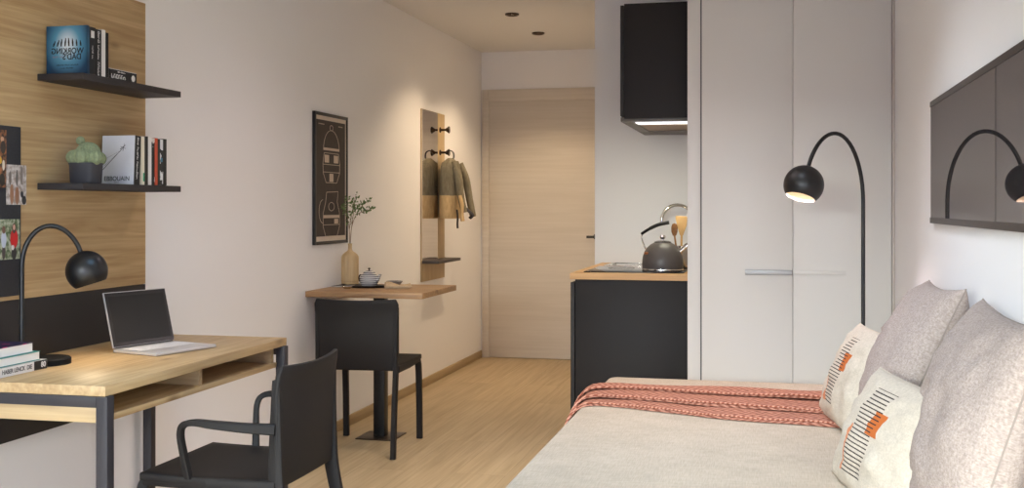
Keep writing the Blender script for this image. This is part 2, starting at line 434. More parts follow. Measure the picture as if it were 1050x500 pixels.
MB().lathe([(.035, 1.680-1.678), (.04, 1.683-1.678), (.04, 1.6985-1.678)], 24, center=(.235, .27, 0)).build('lamp', M['down'], hd)
bx('glass_plate', mat('hood_glass', (160, 150, 142), .2, .4), K2(-.70, -.4065, KY+.20, KY+.33, 1.688, 1.692), hd, 0)
hl = area('hood_light', (.2, .3, -.012), (0, 0, 0), .25, .25, HOOD_W, (1, .97, .75)); hl.parent = hd

# kettle, utensils
kt = thing('kettle', 'dark grey stovetop kettle with black raised handle on the hob', 'kettle', (-.566, 5.92, .906), 0)
MB().lathe([(.100, 0), (.106, .004), (.1085, .012), (.1085, .046), (.105, .072), (.096, .098), (.082, .120), (.064, .136), (.045, .146), (.042, .147)], 40, cap1=False).build('body', mat('graphite_enamel', (86, 80, 77), .42, .0), kt)
MB().lathe([(.1092, .003), (.1096, .006), (.1092, .009)], 40, cap0=False, cap1=False).build('base_ring', M['chrome'], kt)
MB().lathe([(.046, .146), (.044, .150), (.03, .155), (.008, .157), (.0, .157)], 32).build('lid', mat('lid_grey', (88, 84, 82), .25, .5), kt)
MB().lathe([(.006, .155), (.006, .163), (.012, .166), (.016, .175), (.012, .185), (.0, .188)], 20).build('lid_knob', M['chrome'], kt)
MB().tube([(.075, 0, .085), (.10, -.006, .105), (.125, -.012, .125)], [.020, .016, .013], 16).build('spout', M['steel'], kt)
MB().tube([(.118, -.010, .120), (.128, -.012, .129), (.140, -.015, .139)], [.015, .016, .012], 14).build('spout_cap', M['chrome'], kt)
MB().tube(spline([(-.082, 0, .105), (-.098, 0, .130), (-.110, 0, .168), (-.108, 0, .195)], 6), .0045, 10).build('handle_bracket', M['chrome'], kt)
MB().tube(spline([(-.114, 0, .190), (-.07, 0, .218), (-.02, 0, .241), (.034, 0, .252)], 6), [.006]+[.010]*6+[.012]*12, 12, (1.3, .8)).build('handle', M['black'], kt)
MB().lathe([(.012, -.002), (.014, .008), (.0, .012)], 14, center=(-.078, -.06, .088)).build('whistle', mat('copper', (190, 130, 90), .3, .9), kt)
uj = thing('utensil_jar', 'steel utensil jar half hidden behind the kettle', 'jar', (-.487, 6.20, .9055))
MB().lathe([(.0, 0), (.042, 0), (.045, .01), (.045, .12), (.042, .12), (.042, .01), (.0, .008)], 28).build('body', M['steel'], uj)
MB().lathe([(.0462, .10), (.0475, .105), (.0462, .11)], 28, cap0=False, cap1=False).build('rim_band', M['steel'], uj)
sp = thing('wooden_spatula', 'pale wooden spatula standing upright behind the kettle', 'spatula', (-.487, 6.20, .9175))
MB().tube([(-.004, 0, 0), (-.002, 0, .17)], [.006, .006], 10).build('shaft', mat('pale_wood', (214, 168, 106), .6), sp)
MB().prism([(-.008, 0), (.008, 0), (.028, .055), (.032, .10), (.028, .106), (-.030, .108), (-.034, .102), (-.024, .05)], .006, basis((-.002, .003, .165), (1, 0, 0), (0, 0, 1))).build('blade', mat('pale_wood_blade', (216, 172, 112), .6, var=.06, vscale=40), sp, .002)
sp2 = thing('wooden_spoon', 'small brown slotted wooden spoon left of the pale spatula', 'spoon', (-.516, 6.195, .9175), -.2)
MB().tube([(.012, 0, 0), (-.012, 0, .17)], [.005, .005], 10).build('shaft', mat('brown_wood', (150, 104, 58), .6), sp2)
MB().lathe([(.0, .160), (.010, .165), (.0175, .185), (.0185, .21), (.013, .228), (.0, .233)], 20, m=Matrix.Translation((-.012, 0, 0)) @ Matrix.Diagonal((1, .35, 1, 1))).build('bowl', mat('dark_wood', (134, 88, 46), .55, var=.3, vscale=70), sp2)

# ------------------------------------------------------------------ left wall: oak panel, band, pinboard, shelves
PX = XL+.02                                   # face of the panel
pan = bx('wall_panel', M['oak'], (XL+.0005, PX, 2.61, 3.812, .948, 2.014), None, .001)
tag(pan, 'large natural oak panel on the left wall behind the shelves', 'wall panel')
band = bx('modesty_panel', M['board'], (XL+.0005, PX, 2.61, 3.812, .506, .9465), None, .001)
tag(band, 'dark brown-black panel below the oak panel behind the desk', 'wall panel')
pb = bx('pinboard', M['slate'], (PX+.0005, PX+.012, 2.66, 3.074, .962, 1.492), None, .001)
tag(pb, 'dark slate pinboard with pinned photos at the left edge', 'pinboard')

def photo_mat(name, bg, blobs, axes=('Y', 'Z')):
    """a printed photograph: soft-edged coloured shapes over a mottled ground; blobs = (cy,cz,ry,rz,colour)"""
    m, nt, b = nodes_of(name); N, L = nt.nodes, nt.links
    tc = N.new('ShaderNodeTexCoord'); sep = N.new('ShaderNodeSeparateXYZ'); L.new(tc.outputs['Object'], sep.inputs[0])
    n = N.new('ShaderNodeTexNoise'); n.inputs['Scale'].default_value = 70; n.inputs['Detail'].default_value = 5
    L.new(tc.outputs['Object'], n.inputs['Vector'])
    r = N.new('ShaderNodeValToRGB'); r.color_ramp.elements[0].position = .38; r.color_ramp.elements[1].position = .62
    r.color_ramp.elements[0].color = lin(bg[0]); r.color_ramp.elements[1].color = lin(bg[1]); L.new(n.outputs['Fac'], r.inputs[0])
    col = r.outputs[0]
    for cy, cz, ry, rz, c in blobs:
        acc = None
        for o, cc, rr in ((sep.outputs[1], cy, ry), (sep.outputs[2], cz, rz)):
            s1 = N.new('ShaderNodeMath'); s1.operation = 'SUBTRACT'; s1.inputs[1].default_value = cc; L.new(o, s1.inputs[0])
            s2 = N.new('ShaderNodeMath'); s2.operation = 'DIVIDE'; s2.inputs[1].default_value = rr; L.new(s1.outputs[0], s2.inputs[0])
            s3 = N.new('ShaderNodeMath'); s3.operation = 'POWER'; s3.inputs[1].default_value = 2; 
            ab = N.new('ShaderNodeMath'); ab.operation = 'ABSOLUTE'; L.new(s2.outputs[0], ab.inputs[0]); L.new(ab.outputs[0], s3.inputs[0])
            if acc is None: acc = s3.outputs[0]
            else:
                ad = N.new('ShaderNodeMath'); ad.operation = 'ADD'; L.new(acc, ad.inputs[0]); L.new(s3.outputs[0], ad.inputs[1]); acc = ad.outputs[0]
        lt = N.new('ShaderNodeMath'); lt.operation = 'LESS_THAN'; lt.inputs[1].default_value = 1.0; L.new(acc, lt.inputs[0])
        mx = N.new('ShaderNodeMix'); mx.data_type = 'RGBA'; mx.inputs[7].default_value = lin(c)
        L.new(lt.outputs[0], mx.inputs[0]); L.new(col, mx.inputs[6]); col = mx.outputs[2]
    L.new(col, b.inputs['Base Color']); b.inputs['Roughness'].default_value = .3
    return m
def photo(y0, y1, z0, z1, x, label, m):
    o = MB().box(0, .0012, -(y1-y0)/2, (y1-y0)/2, -(z1-z0)/2, (z1-z0)/2).build('photo_print', m)
    o.location = (x, (y0+y1)/2, (z0+z1)/2)
    return tag(o, label, 'photo', 'photo prints pinned to the slate board')
PB = PX+.0125
photo(2.905, 3.003, 1.300, 1.478, PB, 'dark colourful photo print pinned highest on the slate board', photo_mat('photo_dark', ((24, 20, 20), (150, 96, 60)), [(.03, .06, .008, .008, (205, 160, 130)), (.034, .035, .012, .020, (40, 34, 36)), (.036, -.02, .006, .016, (225, 215, 200)), (.020, -.005, .008, .012, (210, 170, 60)), (.0, .02, .012, .02, (120, 50, 40)), (.03, -.065, .012, .02, (30, 26, 28))]))
photo(3.003, 3.098, 1.247, 1.372, PB, 'pale winter photo print overlapping the right edge of the slate board', photo_mat('photo_pale', ((150, 138, 130), (205, 198, 196)), [(-.022, -.03, .009, .032, (156, 112, 84)), (.003, -.034, .010, .028, (148, 104, 78)), (-.03, .02, .006, .022, (108, 98, 94)), (.002, .022, .005, .026, (96, 88, 86)), (.024, .03, .007, .03, (128, 118, 112)), (.036, -.048, .011, .014, (30, 30, 38)), (.026, -.03, .007, .010, (34, 34, 42))]))
photo(2.96, 3.066, 1.077, 1.202, PB, 'photo print of two people outdoors, one in a red coat', photo_mat('photo_red', ((70, 92, 52), (176, 182, 160)), [(.026, -.044, .012, .020, (30, 28, 34)), (-.022, -.04, .008, .022, (70, 56, 56)), (.026, .002, .018, .030, (200, 24, 28)), (-.022, .0, .012, .026, (190, 196, 214)), (.026, .034, .0095, .016, (90, 60, 48)), (-.022, .030, .008, .012, (110, 74, 60)), (.026, .037, .0055, .009, (214, 170, 150)), (.02, -.026, .007, .008, (225, 220, 216))]))

def wall_shelf(z, label):
    o = MB().box(PX+.0005, -2.158, 3.170, 3.780, z-.022, z).build('wall_shelf', M['shelf'], None, .0012)
    return tag(o, label, 'shelf', 'wall shelves on the oak panel')
wall_shelf(1.672, 'upper dark wall shelf carrying the blue book')
wall_shelf(1.318, 'lower dark wall shelf carrying the potted cactus')

# ------------------------------------------------------------------ books
def cover_mat(rgb, rough=.45, var=0, vscale=60, rgb2=None):
    return mat('book_cover', rgb, rough, var=var, vscale=vscale)
def blot_mat(name, c1, c2, scale=30.0, stretch=(1, 1, 1), pos=.5):
    m, nt, b = nodes_of(name); N, L = nt.nodes, nt.links
    tc = N.new('ShaderNodeTexCoord'); mp = N.new('ShaderNodeMapping'); mp.inputs['Scale'].default_value = stretch
    L.new(tc.outputs['Object'], mp.inputs[0])
    n = N.new('ShaderNodeTexNoise'); n.inputs['Scale'].default_value = scale; n.inputs['Detail'].default_value = 3; L.new(mp.outputs[0], n.inputs['Vector'])
    r = N.new('ShaderNodeValToRGB'); r.color_ramp.interpolation = 'CONSTANT'
    r.color_ramp.elements[1].position = pos
    r.color_ramp.elements[0].color = lin(c1); r.color_ramp.elements[1].color = lin(c2)
    L.new(n.outputs['Fac'], r.inputs[0]); L.new(r.outputs[0], b.inputs['Base Color']); b.inputs['Roughness'].default_value = .5
    return m
def book(label, loc, t, h, d, cm, group, tilt=0.0, rot=None, page=None):
    """standing book: thickness along y, spine at +x, height along z; origin at the spine's bottom near corner"""
    o = thing('book', label, 'book', loc, 0, group)
    o.rotation_euler = rot if rot else (tilt, 0, 0)
    b = .0016
    c = MB(); c.box(-d, 0, 0, b, 0, h); c.box(-d, 0, t-b, t, 0, h); c.box(-b*1.3, .0004, 0, t, 0, h)
    bmesh.ops.remove_doubles(c.bm, verts=c.bm.verts, dist=1e-6)
    c.build('cover', cm, o)
    MB().box(-d+.003, -b*1.4, b, t-b, .003, h-.003).build('pages', page or M['pages'], o)
    return o
SX = -2.166
def spine_text(o, body, size, m, z, t, xs=1.0, mirror=False):
    # runs up/down the spine, read on the +x face
    return strokes('spine_title', body, size, m, o, basis((.0006, t/2, z), (0, 0, -1), (0, 1, 0)), (4, 9), body)

G1 = 'books on the upper wall shelf'
# blue paperback, its cover turned to the camera
m, nt, b = nodes_of('blue_cover'); N, L = nt.nodes, nt.links
tc = N.new('ShaderNodeTexCoord'); mp = N.new('ShaderNodeMapping'); mp.inputs['Location'].default_value = (.073, 0, -.078); 
L.new(tc.outputs['Object'], mp.inputs[0])
mp.inputs['Scale'].default_value = (1, 0, .8)
ln = N.new('ShaderNodeVectorMath'); ln.operation = 'LENGTH'; L.new(mp.outputs[0], ln.inputs[0])
r = N.new('ShaderNodeValToRGB'); e = r.color_ramp.elements
e[0].position = .012; e[0].color = lin((212, 224, 230)); e[1].position = .085; e[1].color = lin((14, 60, 92))
x = e.new(.046); x.color = lin((84, 148, 180))
L.new(ln.outputs['Value'], r.inputs[0]); L.new(r.outputs[0], b.inputs['Base Color']); b.inputs['Roughness'].default_value = .35
bk = book('blue paperback facing out with WORKING DADS cover at the shelf end', (SX, 3.205, 1.6725), .012, .158, .150, m, G1)
F = lambda x, z: basis((x, -.0006, z), (1, 0, 0), (0, 0, 1))
text('cover_title', 'WORKING', .0265, M['ink'], bk, F(-.072, .075), True, xs=.92, bold=.0004)
text('cover_title', "DAD'S", .0265, M['ink'], bk, F(-.055, .056), True, xs=.92, bold=.0004)
strokes('cover_subtitle', 7, .007, mat('grey_ink', (150, 120, 140), .6), bk, F(-.108, .057), (4,), 3)
strokes('cover_author', 16, .0065, M['ink'], bk, F(-.075, .030), (6, 10), 4)
strokes('cover_author', 12, .0055, M['ink'], bk, F(-.075, .020), (5,), 5)
fig = MB()
for k in range(8):
    hgt = .014+.010*min(1, (k if k < 4 else 7-k)/3.0+.1)
    xx = -.124+k*.0145; lean = (.006 if k < 2 else .002)*(1 if k < 4 else -1)
    fig.prism([(xx-.002, .091), (xx+.002, .091), (xx+.003+lean*.6, .091+hgt*.6), (xx+.002+lean, .091+hgt), (xx-.001+lean, .091+hgt), (xx-.003+lean*.5, .091+hgt*.55)], .0005, basis((0, -.0003, 0), (1, 0, 0), (0, 0, 1)))
    fig.lathe([(.0, -.0022), (.0022, 0), (.0, .0022)], 8, center=(xx+lean, -.0004, .0925+hgt), m=Matrix.Diagonal((1, .15, 1, 1)))
fig.build('cover_figures', M['ink'], bk)
y = 3.218
for t, h, d, cm, lab, title in (
    (.034, .155, .120, cover_mat((26, 26, 30)), 'black book with white spine label next to the blue paperback', ('label', 'white')),
    (.031, .152, .125, cover_mat((20, 20, 22)), 'black book with white spine lettering on the upper shelf', ('text', 14)),
    (.022, .156, .120, cover_mat((226, 222, 220)), 'thin white-spined book on the upper shelf', None),
    (.017, .149, .120, blot_mat('mono_spine', (16, 16, 18), (225, 222, 220), 26, (1, 1, .8), .56), 'black and white patterned book at the end of the standing row', None)):
    o = book(lab, (SX, y, 1.6725), t, h, d, cm, G1)
    if title and title[0] == 'label':
        MB().box(.0005, .0009, .008, t-.008, h-.035, h-.012).build('spine_label', M['white_ink'], o)
        spine_text(o, 6, .009, M['white_ink'], .075, t)
    if title and title[0] == 'text': spine_text(o, title[1], .0135, M['white_ink'], .078, t, .82)
    y += t+.0008
o = book('black book lying flat with white titles on the upper shelf', (SX, 3.5, 1.6725), .032, .165, .12, cover_mat((16, 16, 18)), G1, rot=(PI/2, 0, 0))
o.location = (SX, y+.165+.004, 1.6725)
strokes('spine_title', 6, .020, M['white_ink'], o, basis((.0006, .010, .110), (0, 0, -1), (0, 1, 0)), (), 8)
strokes('spine_subtitle', 10, .006, M['white_ink'], o, basis((.0006, .026, .095), (0, 0, -1), (0, 1, 0)), (4,), 9)
MB().lathe([(.0, 0), (.011, 0), (.011, .0005), (.0, .0005)], 24, m=Matrix.Rotation(PI/2, 4, 'Y'), center=(.0005, .013, .022)).build('emblem', M['white_ink'], o)
MB().box(-.118, 0, .0322, .0338, .002, .164).build('dust_jacket', M['white_paper'], o)

G2 = 'books on the lower wall shelf'
m2 = mat('pale_cover', (214, 214, 220), .4, var=.05, vscale=14)
bk = book('large white art book facing out beside the cactus pot', (SX, 3.475, 1.3185), .036, .172, .128, m2, G2, tilt=-.06)
MB().box(.0005, .0010, .0, .036, 0, .172).build('spine_wrap', M['ink'], bk)
strokes('spine_title', 15, .0125, M['white_ink'], bk, basis((.0011, .018, .098), (0, 0, -1), (0, 1, 0)), (3, 8), 11)
F2 = lambda x, z: basis((x, -.0006, z), (1, 0, 0), (0, 0, 1))
text('cover_title', 'EBBOUAIN', .0225, M['ink'], bk, F2(-.066, .020), False, xs=.92, bold=.0001)
strokes('cover_author', 5, .005, M['ink'], bk, F2(-.066, .008), (), 10)
st = MB()
def stroke(a, b_, wd):
    a = V((a[0], 0, a[1])); b_ = V((b_[0], 0, b_[1])); t = (b_-a).normalized(); n_ = V((-t.z, 0, t.x))*wd/2
    pts = [a-n_, b_-n_*.5, b_+n_*.5, a+n_]
    st.rings([[p+V((0, -.0003, 0)) for p in pts], [p+V((0, -.0008, 0)) for p in pts]])
for a_, b_, wd in (((-.122, .052), (-.046, .128), .0022), ((-.116, .066), (-.05, .122), .0008), ((-.118, .088), (-.052, .12), .0007), ((-.056, .124), (-.036, .138), .003), ((-.046, .118), (-.04, .143), .002), ((-.055, .133), (-.034, .126), .0018)):
    stroke(a_, b_, wd)
st.build('cover_drawing', mat('grey_drawing', (70, 70, 74), .6), bk)
y = 3.5220
L2 = [(.022, .170, blot_mat('cream_spine', (232, 222, 204), (50, 46, 42), 16, (1, 1, .7), .6), 'cream spined book with a green mark, leaned on by the art book', 'green'),
      (.022, .172, cover_mat((20, 18, 18)), 'plain black book left of a white spine on the lower shelf', None),
      (.022, .174, cover_mat((232, 228, 224)), 'white spined book in the middle of the lower row', None),
      (.020, .168, blot_mat('mono_spine_b', (18, 18, 20), (215, 212, 208), 30, (1, 1, .7), .55), 'black and white spined book left of the orange one', None),
      (.019, .170, cover_mat((196, 74, 40), var=.08), 'orange-red spined book on the lower shelf', None),
      (.016, .168, cover_mat((14, 14, 14)), 'thin black book right of the orange one', None),
      (.019, .167, blot_mat('pattern_spine', (30, 30, 34), (226, 228, 230), 24, (1, 1, .9), .47), 'white and blue-black patterned book near the row end', 'blue'),
      (.024, .170, blot_mat('end_spine', (16, 15, 15), (120, 72, 48), 14, (1, 1, 1), .58), 'black and rust book ending the lower row', None)]
for t, h, cm, lab, ti in L2:
    o = book(lab, (SX, y, 1.3185), t, h, .13, cm, G2)
    if ti == 'green': MB().box(.0005, .0009, .013, t-.001, .012, .042).build('spine_label', mat('green_label', (38, 150, 104), .5), o)
    elif ti == 'blue': MB().box(.0005, .0009, .004, t-.004, .085, .100).build('spine_label', mat('blue_label', (60, 130, 160), .5), o)
    elif ti: spine_text(o, ti, .0145, M['white_ink'], .103, t, .82)
    y += t+.0008

# cactus
cp = thing('potted_cactus', 'clustered green cactus in a dark grey pot on the lower shelf', 'cactus', (-2.224, 3.285, 1.3185))
cp.scale = (.84, .84, .90)
sq = lambda th, z: (1/(abs(math.cos(th))**6+abs(math.sin(th))**6)**(1/6.0))**.55
MB().lathe([(.0, 0), (.050, 0), (.053, .004), (.0565, .068), (.058, .070), (.058, .075), (.054, .075), (.051, .066), (.0, .066)], 40, sq).build('pot', mat('slate_pot', (62, 62, 68), .6), cp)
MB().lathe([(.0, .0625), (.050, .0625), (.050, .069), (.0, .071)], 24, lambda th, z: sq(th, z)*(1+.02*math.sin(9*th))).build('gravel', mat('pale_gravel', (196, 190, 180), .9, var=.4, vscale=180), cp)
cg = mat('cactus_skin', (136, 146, 112), .85, var=.18, vscale=90, bump=.4, bscale=240)
def globe(c, rx, rz, ribs, nm):
    g = MB(); pr = [(rx*math.sin(PI*k/16), rz*(1-math.cos(PI*k/16))) for k in range(17)]
    g.lathe(pr, ribs*6, lambda th, z: 1+.055*math.cos(ribs*th), center=c)
    o = g.build(nm, cg, cp, angle=80)
globe((.004, .010, .066), .047, .044, 16, 'cactus_globe')
globe((-.036, -.022, .066), .031, .029, 12, 'cactus_globe')
globe((.004, -.038, .066), .031, .033, 12, 'cactus_globe')
globe((.046, -.012, .066), .029, .029, 12, 'cactus_globe')
globe((.034, .038, .066), .026, .026, 11, 'cactus_globe')
globe((-.030, .008, .142), .0165, .0165, 9, 'cactus_globe')

# ------------------------------------------------------------------ desk
DY0, DY1, DXW, DXF, DT = 2.674, 3.826, -2.324, -1.752, .757
dk = thing('desk', 'oak desk with open cubbyholes on a dark metal frame', 'desk', (-2.04, 3.25, 0))
def D(x0, x1, y0, y1, z0, z1): return (x0+2.04, x1+2.04, y0-3.25, y1-3.25, z0, z1)
bx('tabletop', M['oak'], D(DXW, DXF, DY0, DY1, DT-.0285, DT), dk, .0012)
LEG = .034
zt = DT-.029
for x in (DXW+.002, DXF-LEG+.008):
    for yy in (DY0-.004, DY1-LEG-.004):
        bx('leg', M['anth'], D(x, x+LEG, yy, yy+LEG, 0, zt), dk, .0015)
for yy in (DY0-.004, DY1-LEG-.004):
    bx('rail', M['anth'], D(DXW+LEG+.002, DXF-LEG+.008, yy, yy+LEG, zt-.030, zt), dk, .0012)
cz0 = .652
cub = MB()
cub.box(*D(DXW+.01, DXF-.022, DY0+.031, DY1-.039, cz0, cz0+.017))
cub.build('lower_board', M['oak'], dk, .0008)
for yy in (DY0+.031, 3.243, DY1-.057):
    bx('divider', M['oak_x'], D(DXW+.012, DXF-.034, yy, yy+.018, cz0+.0172, zt-.0005), dk, .0006)
bx('end_apron', M['oak_x'], D(DXW+.012, DXF-LEG+.004, DY0+.012, DY0+.030, cz0+.002, zt-.0305), dk, .0006)
bx('back_board', M['oak'], D(DXW+.002, DXW+.0098, DY0+.031, DY1-.039, cz0, zt-.0005), dk, 0)

# laptop
lp = thing('laptop', 'open silver laptop with dark screen on the desk', 'laptop', (-1.996, 3.394, DT+.0005), math.atan2(.263, .076))
# local x runs along the hinge, local y towards the wall
bx('base', mat('laptop_silver', (206, 202, 200), .35, .5), (-.135, .135, -.102, .098, .001, .012), lp, .003)
kb = MB()
for r_ in range(5):
    for k in range(13):
        kb.box(-.118+k*.0182, -.118+k*.0182+.0155, .070-r_*.0185-.0155, .070-r_*.0185, .0123, .0132)
kb.build('keyboard', mat('pale_keys', (226, 222, 220), .5), lp)
bx('trackpad', mat('trackpad', (188, 184, 184), .3, .3), (-.045, .045, -.092, -.036, .0123, .0127), lp, 0)
TL = Matrix.Translation((0, .098, .012)) @ Matrix.Rotation(math.radians(-15), 4, 'X')
ll = MB().box(-.135, .135, -.002, .004, .002, .190, TL).build('lid', mat('laptop_lid', (190, 188, 188), .35, .6), lp, .0018)
MB().box(-.132, .132, -.0034, -.0021, .005, .187, TL).build('bezel', mat('laptop_bezel', (34, 30, 29), .3), ll)
MB().box(-.120, .120, -.0042, -.0035, .018, .174, TL).build('screen', mat('laptop_screen', (40, 38, 36), .4, spec=.25), ll)
MB().tube([(-.125, .098, .012), (.125, .098, .012)], .0045, 10).build('hinge', mat('hinge_dark', (60, 58, 58), .4), lp)

# books stacked on the desk
G3 = 'books stacked at the left end of the desk'
def flat_book(label, y1, x1, z, t, h, d, cm, page=None):
    o = book(label, (x1, y1, z), t, h, d, cm, G3, rot=(PI/2, 0, 0), page=page)
    return o
o = flat_book('white and black spined book at the bottom of the desk stack', 2.936, -2.120, DT+.0005, .027, .235, .17, cover_mat((222, 218, 214)))
# after the turn local z runs towards -y, local y runs up
MB().box(.0005, .0010, .0004, .0266, .001, .060).build('spine_block', M['ink'], o)
text('spine_title', 'HABER LENCK  DIE', .018, mat('spine_ink', (90, 86, 84), .6), o, basis((.0006, .0135, .135), (0, 0, -1), (0, 1, 0)), xs=.85, bold=.0004)
text('spine_number', '80', .022, M['white_ink'], o, basis((.0012, .0135, .018), (0, 0, -1), (0, 1, 0)), bold=.0004)
def fore_edge(label, y1, x1, z, t, h, d, top, bot):
    """lying book with its page edges turned to the room"""
    o = thing('book', label, 'book', (x1, y1, z), 0, G3)
    MB().box(-d, 0, -h, 0, 0, .0018).build('cover', bot, o)
    MB().box(-d, 0, -h, 0, t-.0018, t).build('cover', top, o)
    MB().box(-d, -d+.002, -h, 0, .0019, t-.0019).build('spine', bot, o)
    MB().box(-d+.003, -.002, -h+.002, -.002, .0019, t-.0019).build('pages', M['pages'], o)
    return o
teal = cover_mat((44, 140, 134))
fore_edge('teal covered book in the middle of the desk stack', 2.913, -2.126, DT+.0285, .026, .22, .165, teal, teal)
art = blot_mat('art_cover', (30, 26, 66), (206, 40, 120), 14, (1, 1, 1), .56)
fore_edge('white paged book with a purple and pink cover topping the desk stack', 2.892, -2.134, DT+.0555, .027, .21, .16, art, cover_mat((226, 224, 224)))

# ------------------------------------------------------------------ arc lamps
def arc_lamp(name, label, loc, base_off, base_r, base_h, pole_r, pole_top, apex, head, R, axis, power, warm, spot):
    """pole at the local origin; apex, head = local points; R = radius of the ball shade; axis = way the opening looks"""
    t = thing(name, label, 'lamp', loc)
    MB().lathe([(.0, 0), (base_r, 0), (base_r, base_h*.8), (base_r-.004, base_h), (.0, base_h)], 48, center=(base_off[0], base_off[1], 0)).build('base', M['lamp_base'], t)
    axis = V(axis).normalized(); head = V(head); top = head-axis*R
    hx = V((head.x, head.y, 0)).normalized()
    A = V(apex); up = V((0, 0, 1))
    pts = [V((0, 0, base_h*.6)), V((0, 0, pole_top*.5)), V((0, 0, pole_top))]
    ra = (A-up*A.z).length
    for k in range(1, 13):                      # quarter ellipse up to the apex
        a_ = PI/2*k/12
        pts.append(hx*(ra*(1-math.cos(a_)))+up*(pole_top+(A.z-pole_top)*math.sin(a_)))
    p1 = pts[-1]; d1 = hx; p2 = top; d2 = axis
    ln = (p2-p1).length
    for k in range(1, 15):                      # hermite from the apex down into the shade
        s = k/14; h00 = 2*s**3-3*s*s+1; h10 = s**3-2*s*s+s; h01 = -2*s**3+3*s*s; h11 = s**3-s*s
        pts.append(p1*h00+d1*ln*1.1*h10+p2*h01+d2*ln*1.0*h11)
    MB().tube(pts, pole_r, 12).build('arm', M['black'], t)
    q = axis.to_track_quat('Z', 'Y').to_matrix().to_4x4()
    cut = math.acos(.68)
    prof = [(R*math.sin(a_), -R*math.cos(a_)) for a_ in [(PI-cut)*k/28 for k in range(29)]]
    sh = MB().lathe(prof, 48, m=Matrix.Translation(head) @ q, cap1=False).build('lamp_shade', M['black'], t)
    Ri = R*.965
    prof = [(Ri*math.sin(a_), -Ri*math.cos(a_)) for a_ in [(PI-cut)*k/28 for k in range(29)]]
    MB().lathe(prof+[(R*math.sin(PI-cut), -R*math.cos(PI-cut))], 48, m=Matrix.Translation(head) @ q, cap1=False).build('shade_lining', M['lining'], sh)
    MB().lathe([(R*.3*math.sin(PI*k/12)+1e-4, R*.3*(-math.cos(PI*k/12))) for k in range(13)], 20, m=Matrix.Translation(head-axis*R*.1) @ q).build('bulb', M['bulb'], sh)
    d = bpy.data.lights.new('lamp_glow', 'SPOT'); d.energy = power; d.color = warm; d.shadow_soft_size = R*.3; d.spot_size = math.radians(spot); d.spot_blend = .6
    lo = bpy.data.objects.new('lamp_glow', d); C.objects.link(lo); lo.parent = t
    lo.location = head+axis*R*.45
    lo.rotation_euler = axis.to_track_quat('-Z', 'Y').to_euler()
    return t
WARM = (1.0, .78, .52)
arc_lamp('floor_lamp', 'black arc floor lamp with ball shade in front of the wardrobe', (.378, 4.985, 0), (-.02, -.02), .12, .018, .0085, 1.26,
         (-.122, -.135, 1.548), (-.254, -.285, 1.330), .081, (-.24, -.27, -.93), LAMP_W, (1.0, .82, .86), 155)
arc_lamp('desk_lamp', 'small black arc desk lamp with ball shade on the desk', (-2.243, 2.985, DT+.0005), (.062, .03), .074, .020, .0075, .30,
         (.064, .048, .424), (.149, .112, .282), .0635, (.27, .12, -.95), 3.0, WARM, 150)

